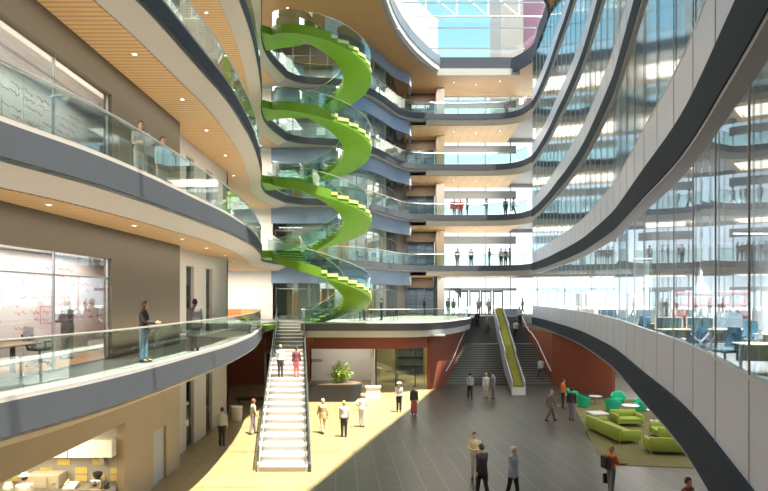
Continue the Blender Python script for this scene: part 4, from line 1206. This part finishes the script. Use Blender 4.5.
person('person in a grey shirt and black flared trousers at the foot of the wide staircase', G(470, 399), AWAY, GREY, BLK, BLK, **W3)
person('person dressed all in cream at the foot of the wide staircase', G(486, 398), TOW, (.60, .54, .44), (.56, .50, .42), BLOND, h=1.68, **ST)
person('person in a slate jacket standing beside the one in cream', G(493.2, 398.3), LT+.4, (.22, .22, .24), (.25, .24, .24), BLK, garment='jacket', **ST)
person('woman in a pale yellow top and white trousers with folded arms, mid floor', G(474.5, 479), TOW-.2, (.72, .58, .34), (.62, .60, .57), BRN, **FOLD)
def bag(o, hands, s):
    t = MB(); p = hands[1]
    t.rbox(-.05, .05, -.2, .2, -.34, -.06, .03).build('hand_bag', 'black', o, loc=p)
    MB().tube([(0, -.1, -.06), (0, -.06, .0), (0, .06, .0), (0, .1, -.06)], .012, 6).build('bag_handle', 'black', o, loc=p)
person('tall man in a dark suit carrying a black bag, walking off through the lower middle', G(482, 497.5), .5, (.065, .05, .055), (.03, .028, .032), BRN, garment='jacket', h=1.82, prop=bag, **W3)
person('white haired person in a pale blue jacket walking beside the man in the dark suit', G(513, 499), TOW+.7, (.36, .42, .50), BLK, (.75, .72, .68), garment='jacket', h=1.78, **W3)
person('person in a grey suit striding toward the mint chairs', G(551, 421), RT+.3, (.20, .19, .19), (.13, .12, .12), GREY, garment='jacket', h=1.78, **W1)
person('person in a bright orange shirt near the terracotta wall', G(563, 408), RT, (.80, .20, .06), DARK, BRN, h=1.78, **ST)
person('person in a black top and mauve grey trousers beside the mint chairs', G(571.5, 420), AWAY-.4, (.04, .035, .04), (.24, .21, .25), BLK, h=1.78, **ST)
def pack(o, hands, s):
    MB().rbox(-.17, .17, -.33, -.13, .98, 1.42, .06).build('backpack', 'black', o)
    p = hands[0]
    MB().rbox(-.06, .06, -.22, .22, -.40, -.06, .03).build('case', 'black', o, loc=p)
person('person in an orange shirt with a black backpack and case, nearest the rug', G(611, 497), RT+.35, (.75, .19, .07), (.22, .24, .28), BLOND, prop=pack, h=1.76, **REACH)
person('person in a maroon top beside the single mint chair near the camera', (8.6, 17.0, 0), TOW+.5, (.30, .07, .06), DARK, BRN, h=1.74, **ST)
# straight stair
def sz(y): return max(0, min(26, math.floor((y-23.6)/g1)+1))*r1+.025
person('man in a white shirt and dark trousers climbing the straight staircase', (-5.85, 33.9, sz(33.9)), .12, (.84, .82, .78), (.06, .05, .05), BLOND, h=1.82, **ST)
person('woman in a dark red top and coral trousers climbing the straight staircase', (-4.95, 33.9, sz(33.9)), .1, (.20, .07, .09), (.62, .16, .17), BRN, h=1.72, **ST)
# wide stair
person('person in dark clothes near the top of the wide staircase, by the drum', (8.75, 56.3, stz(56.3)), AWAY, DARK, DARK, BLK, **W1)
person('person in grey going down the upper flight of the wide staircase', (9.5, 55.2, stz(55.2)), TOW, (.2, .18, .18), (.10, .08, .07), BRN, **W2)
person('person in a white shirt on the upper flight, east of the moss planter', (12.0, 54.6, stz(54.6)), AWAY, (.55, .52, .50), (.09, .07, .06), BRN, **W1)
person('person in a pale top at the head of the wide staircase, by the terracotta wall', (12.85, 56.8, stz(56.8)), AWAY, (.60, .57, .55), DARK, SILV, **ST)
person('person in a white shirt climbing the lower flight by the terracotta wall', (12.4, 47.4, stz(47.4)), AWAY, (.62, .63, .64), (.10, .08, .07), BRN, h=1.8, **W1)
# first floor, entrance concourse
for (x, y, r, tc, bc, lab, ps) in (
    (4.2, 62.5, RT, DARK, DARK, 'dark dressed person in the bright gap west of the entrance doors', ST),
    (6.6, 61.9, AWAY, (.10, .20, .18), (.12, .22, .2), 'person in green grey left of the entrance doors, first of the pair', ST),
    (7.2, 62.2, AWAY, (.14, .24, .22), (.10, .16, .16), 'person in green grey left of the entrance doors, second of the pair', W1),
    (9.9, 62.8, TOW, (.25, .25, .26), (.18, .18, .2), 'grey dressed person between the first and second entrance doors', W1),
    (11.0, 63.0, TOW, (.34, .33, .33), (.3, .3, .3), 'pale grey dressed person before the middle entrance doors', W2),
    (14.6, 63.2, LT, (.2, .24, .26), (.16, .18, .2), 'person in blue grey east of the entrance doors, by the glass corner', W3)):
    person(lab, (x, y, 5), r, tc, bc, BLK, vox=.016, **ps)
# bridges
for (x, y, z, r, tc, bc, hc, lab, ps) in (
    (7.4, 60.6, 10, TOW, (.70, .42, .28), (.45, .36, .33), BLOND, 'person in a peach top on the second floor bridge, nearest the pier', ST),
    (8.75, 60.3, 10, AWAY, (.72, .72, .72), (.06, .06, .07), SILV, 'person in a white shirt and black trousers on the second floor bridge', W3),
    (10.6, 60.4, 10, RT, (.12, .05, .06), (.16, .32, .45), RED, 'person with red hair in jeans on the second floor bridge', REACH),
    (11.75, 60.2, 10, AWAY, (.74, .73, .72), (.07, .07, .08), BLK, 'dark haired person in a white shirt on the second floor bridge, first of the trio', ST),
    (12.25, 60.5, 10, TOW, (.20, .12, .12), (.16, .10, .1), BRN, 'person in maroon on the second floor bridge, middle of the trio', ST),
    (12.6, 60.1, 10, LT, (.16, .15, .16), (.12, .1, .1), BRN, 'person in dark grey on the second floor bridge, last of the trio', ST),
    (7.1, 60.6, 15, TOW, (.62, .20, .24), (.60, .45, .46), BRN, 'person in pink and pale trousers on the third floor bridge by the red board', ST),
    (7.75, 60.8, 15, TOW, (.78, .14, .16), (.80, .30, .30), BRN, 'person all in coral red on the third floor bridge', HIP),
    (8.4, 60.5, 15, LT, (.50, .36, .12), (.25, .24, .22), BRN, 'person in a mustard top on the third floor bridge', ST),
    (10.35, 60.4, 15, LT, (.45, .44, .42), (.52, .50, .47), BLK, 'person in pale grey with a shoulder bag on the third floor bridge', HOLD),
    (12.2, 60.2, 15, AWAY, (.10, .10, .11), (.12, .12, .13), BLK, 'person in dark clothes on the third floor bridge, near the glass corner', ST),
    (12.85, 59.6, 15, RT, (.66, .65, .64), (.06, .07, .09), BRN, 'person in a white shirt striding along the third floor bridge', W1),
    (12.4, 60.8, 25, TOW, (.55, .10, .12), (.2, .2, .22), RED, 'person in a red top on the fifth floor bridge, near the glass corner', ST)):
    person(lab, (x, y, z), r, tc, bc, hc, vox=.016, **ps)
# west galleries
person('woman in a black top and blue jeans walking along the first floor west gallery', (-6.95, 17.35, 5), RT+.15, (.025, .025, .028), (.20, .33, .46), BRN, hairstyle='long', h=1.74, vox=.010, **REACH)
person('man in a dark jacket and grey trousers facing the first floor white board', (-9.55, 18.1, 5.01), LT-.35, (.075, .065, .07), (.24, .22, .22), (.30, .20, .12), garment='jacket', h=1.76, vox=.010, **HOLD)
person('person with dark hair in a charcoal jacket by the tall dark doors, first floor', (-6.62, 21.0, 5), AWAY+.3, (.09, .085, .09), (.12, .12, .12), BLK, 'skind', garment='jacket', h=1.78, vox=.010, **ST)
person('person in a beige top leaning by the second floor balustrade, nearer the board', (-6.85, 16.9, 10), TOW+.6, (.50, .46, .40), (.60, .56, .52), BRN, h=1.8, vox=.010, **HOLD)
person('person in a green grey shirt by the second floor balustrade, nearer the doors', (-6.8, 18.4, 10), TOW+.9, (.38, .42, .38), (.46, .46, .44), BRN, h=1.76, vox=.010, **ST)
person('cook in a white cap and white shirt at the kitchen counter', (-10.55, 17.6, 0), AWAY+.4, (.78, .76, .72), (.6, .58, .55), BRN, hairstyle='hat', h=1.66, **HOLD)
# glimpsed visitors on the bay terrace
person('person in an orange top on the first floor terrace, behind the spiral stair', (-1.6, 48.6, 5), RT, (.66, .25, .12), DARK, BLK, vox=.016, **ST)
person('person in black standing on the first floor terrace, east of the spiral stair', (-.2, 48.9, 5), LT, DARK, DARK, BLK, vox=.016, **ST)

# turn the overlapping body shells into single continuous skins
for o, vx in BAKE:
    md = o.modifiers.new('skin', 'REMESH'); md.mode = 'VOXEL'; md.voxel_size = vx; md.use_smooth_shade = True
    sm = o.modifiers.new('soft', 'SMOOTH'); sm.factor = .5; sm.iterations = 2
dg = bpy.context.evaluated_depsgraph_get()
for o, vx in BAKE:
    me = bpy.data.meshes.new_from_object(o.evaluated_get(dg))
    if len(me.materials) == 0: me.materials.append(o.data.materials[0])
    o.modifiers.clear(); old = o.data; o.data = me
    for p in me.polygons: p.use_smooth = True

# ------------------------------------------------------------------ lights
def area(name, loc, sx, sy, e, col=(1, .9, .75), rot=(0, 0, 0)):
    l = bpy.data.lights.new(name, 'AREA'); l.shape = 'RECTANGLE'; l.size = sx; l.size_y = sy; l.energy = e; l.color = col
    o = bpy.data.objects.new(name, l); COL.objects.link(o); o.location = loc; o.rotation_euler = rot; return o
for k in range(1, 6):
    z = F*k
    area('gallery lamp', (-7.4, 19, z+3.9), 1.0, 26, 160, (1, .88, .68))                 # over the west gallery
    area('passage lamp', (-11.5, 45, z+3.9), 5, 6, 600, (1, .93, .8))  # added fill to whiten the passage end wall
    area('bay lamp', (-4.5, 55, z+3.9), 6, 4, 220, (1, .95, .88))
    area('bridge lamp', (9.5, 62.6, z+3.9), 7, 4, 160, (1, .95, .85))
    if k > 1: area('office lamp', (18, 26, z+4.2), 10, 40, 380, (.92, .96, 1))  # added fill, far broader than the strip lights, to brighten the offices
for (x, y) in ((9.5, 15), (12, 18), (11.5, 22), (15, 22.5), (13, 28), (16.5, 30), (14, 35), (18, 38), (15.5, 44)):
    l = bpy.data.lights.new('office spot', 'SPOT'); l.energy = 900; l.spot_size = math.radians(150); l.spot_blend = .4; l.shadow_soft_size = .12; l.color = (.95, .98, 1)  # added without fittings to light the desks
    o = bpy.data.objects.new('office spot', l); COL.objects.link(o); o.location = (x, y, 9.25)
area('west gallery cove lamp', (-7.7, 18, 5.3), .6, 24, 170, (1, .86, .64), (PI, 0, 0))  # added upward light to brighten the timber soffit, no fitting there
for k in (2, 3, 4): area('west gallery cove lamp', (-7.7, 22, F*k+.3), .6, 28, 240, (1, .86, .64), (PI, 0, 0))  # same added upward light for the upper soffits
for k in (2, 3, 4, 5): area('bridge cove lamp', (9.5, 63.5, F*k+.2), 7, 3, 90, (1, .92, .8), (PI, 0, 0))  # added upward light to brighten the bridge ceilings
for k in (1, 2): area('meeting room lamp', (-9.3, 14.5, F*k+3.1), 1, 12, 230 if k == 1 else 90, (1, .9, .84))  # added fill to brighten the meeting rooms, no fitting built
for k in range(1, 6): area('nook lamp', (4.2, 62.5, F*k+3.9), 2, 3, 130, (1, .9, .75))  # added to lift the dark nook west of the pier
area('kitchen lamp', (-10.5, 17.0, 2.85), 3, 3, 130, (1, .88, .6))  # added fill for the dim kitchen, source unseen
area('drum lamp', (-2, 47, 3.9), 6, 3, 90, (1, .92, .8))  # added fill under the drum, source unseen
area('library lamp', (3, 50, 3.9), 4, 4, 200, (1, .9, .7))  # added fill for the library interior, source unseen
area('lounge lamp', (14, 32, 4.2), 7, 18, 420, (1, .95, .88))  # added fill over the lounge seating, source unseen
area('lobby lamp', (20, 48, 4.2), 6, 8, 400, (1, .95, .88))  # added fill behind the wide stair, source unseen
area('west hall lamp', (-7.4, 24, 3.9), 1.2, 24, 28, (1, .85, .62))  # added weak fill under the west gallery, source unseen

su = bpy.data.lights.new('sun', 'SUN'); su.energy = 11.5; su.angle = math.radians(.6); su.color = (1, .88, .70)
so = bpy.data.objects.new('sun', su); COL.objects.link(so)
sd = Vector((-.22, .15, -1)).normalized(); so.rotation_euler = sd.to_track_quat('-Z', 'Y').to_euler()

w = bpy.data.worlds.new('sky'); S.world = w; w.use_nodes = True
nt = w.node_tree; bg = nt.nodes['Background']
tc = nt.nodes.new('ShaderNodeTexCoord'); sp_ = nt.nodes.new('ShaderNodeSeparateXYZ'); rp = nt.nodes.new('ShaderNodeValToRGB')
nt.links.new(tc.outputs['Generated'], sp_.inputs[0]); nt.links.new(sp_.outputs['Z'], rp.inputs[0]); nt.links.new(rp.outputs[0], bg.inputs['Color'])
e = rp.color_ramp.elements
e[0].position = 0; e[0].color = (.85, .88, .92, 1); e[1].position = 1; e[1].color = (1, 1, 1, 1)
for p, c in ((.2, (.60, .70, .78, 1)), (.40, (.19, .38, .47, 1)), (.6, (.25, .42, .55, 1))):
    q = e.new(p); q.color = c
bg.inputs['Strength'].default_value = 1.5

# ------------------------------------------------------------------ camera and view
cd = bpy.data.cameras.new('camera'); co = bpy.data.objects.new('camera', cd); COL.objects.link(co)
co.location = (0, 0, H_EYE); co.rotation_euler = (PI/2, 0, 0)
cd.sensor_width = 36; cd.lens = 600/768*36; cd.shift_y = (297-245.5)/768; cd.clip_end = 600
S.camera = co
S.view_settings.view_transform = 'Standard'; S.view_settings.look = 'None'; S.view_settings.gamma = 1; S.view_settings.use_curve_mapping = False
S.view_settings.exposure = 0.75
S.cycles.max_bounces = 10; S.cycles.diffuse_bounces = 4; S.cycles.glossy_bounces = 3; S.cycles.transparent_max_bounces = 24; S.cycles.transmission_bounces = 4
S.cycles.sample_clamp_indirect = 6; S.cycles.caustics_reflective = False; S.cycles.caustics_refractive = False
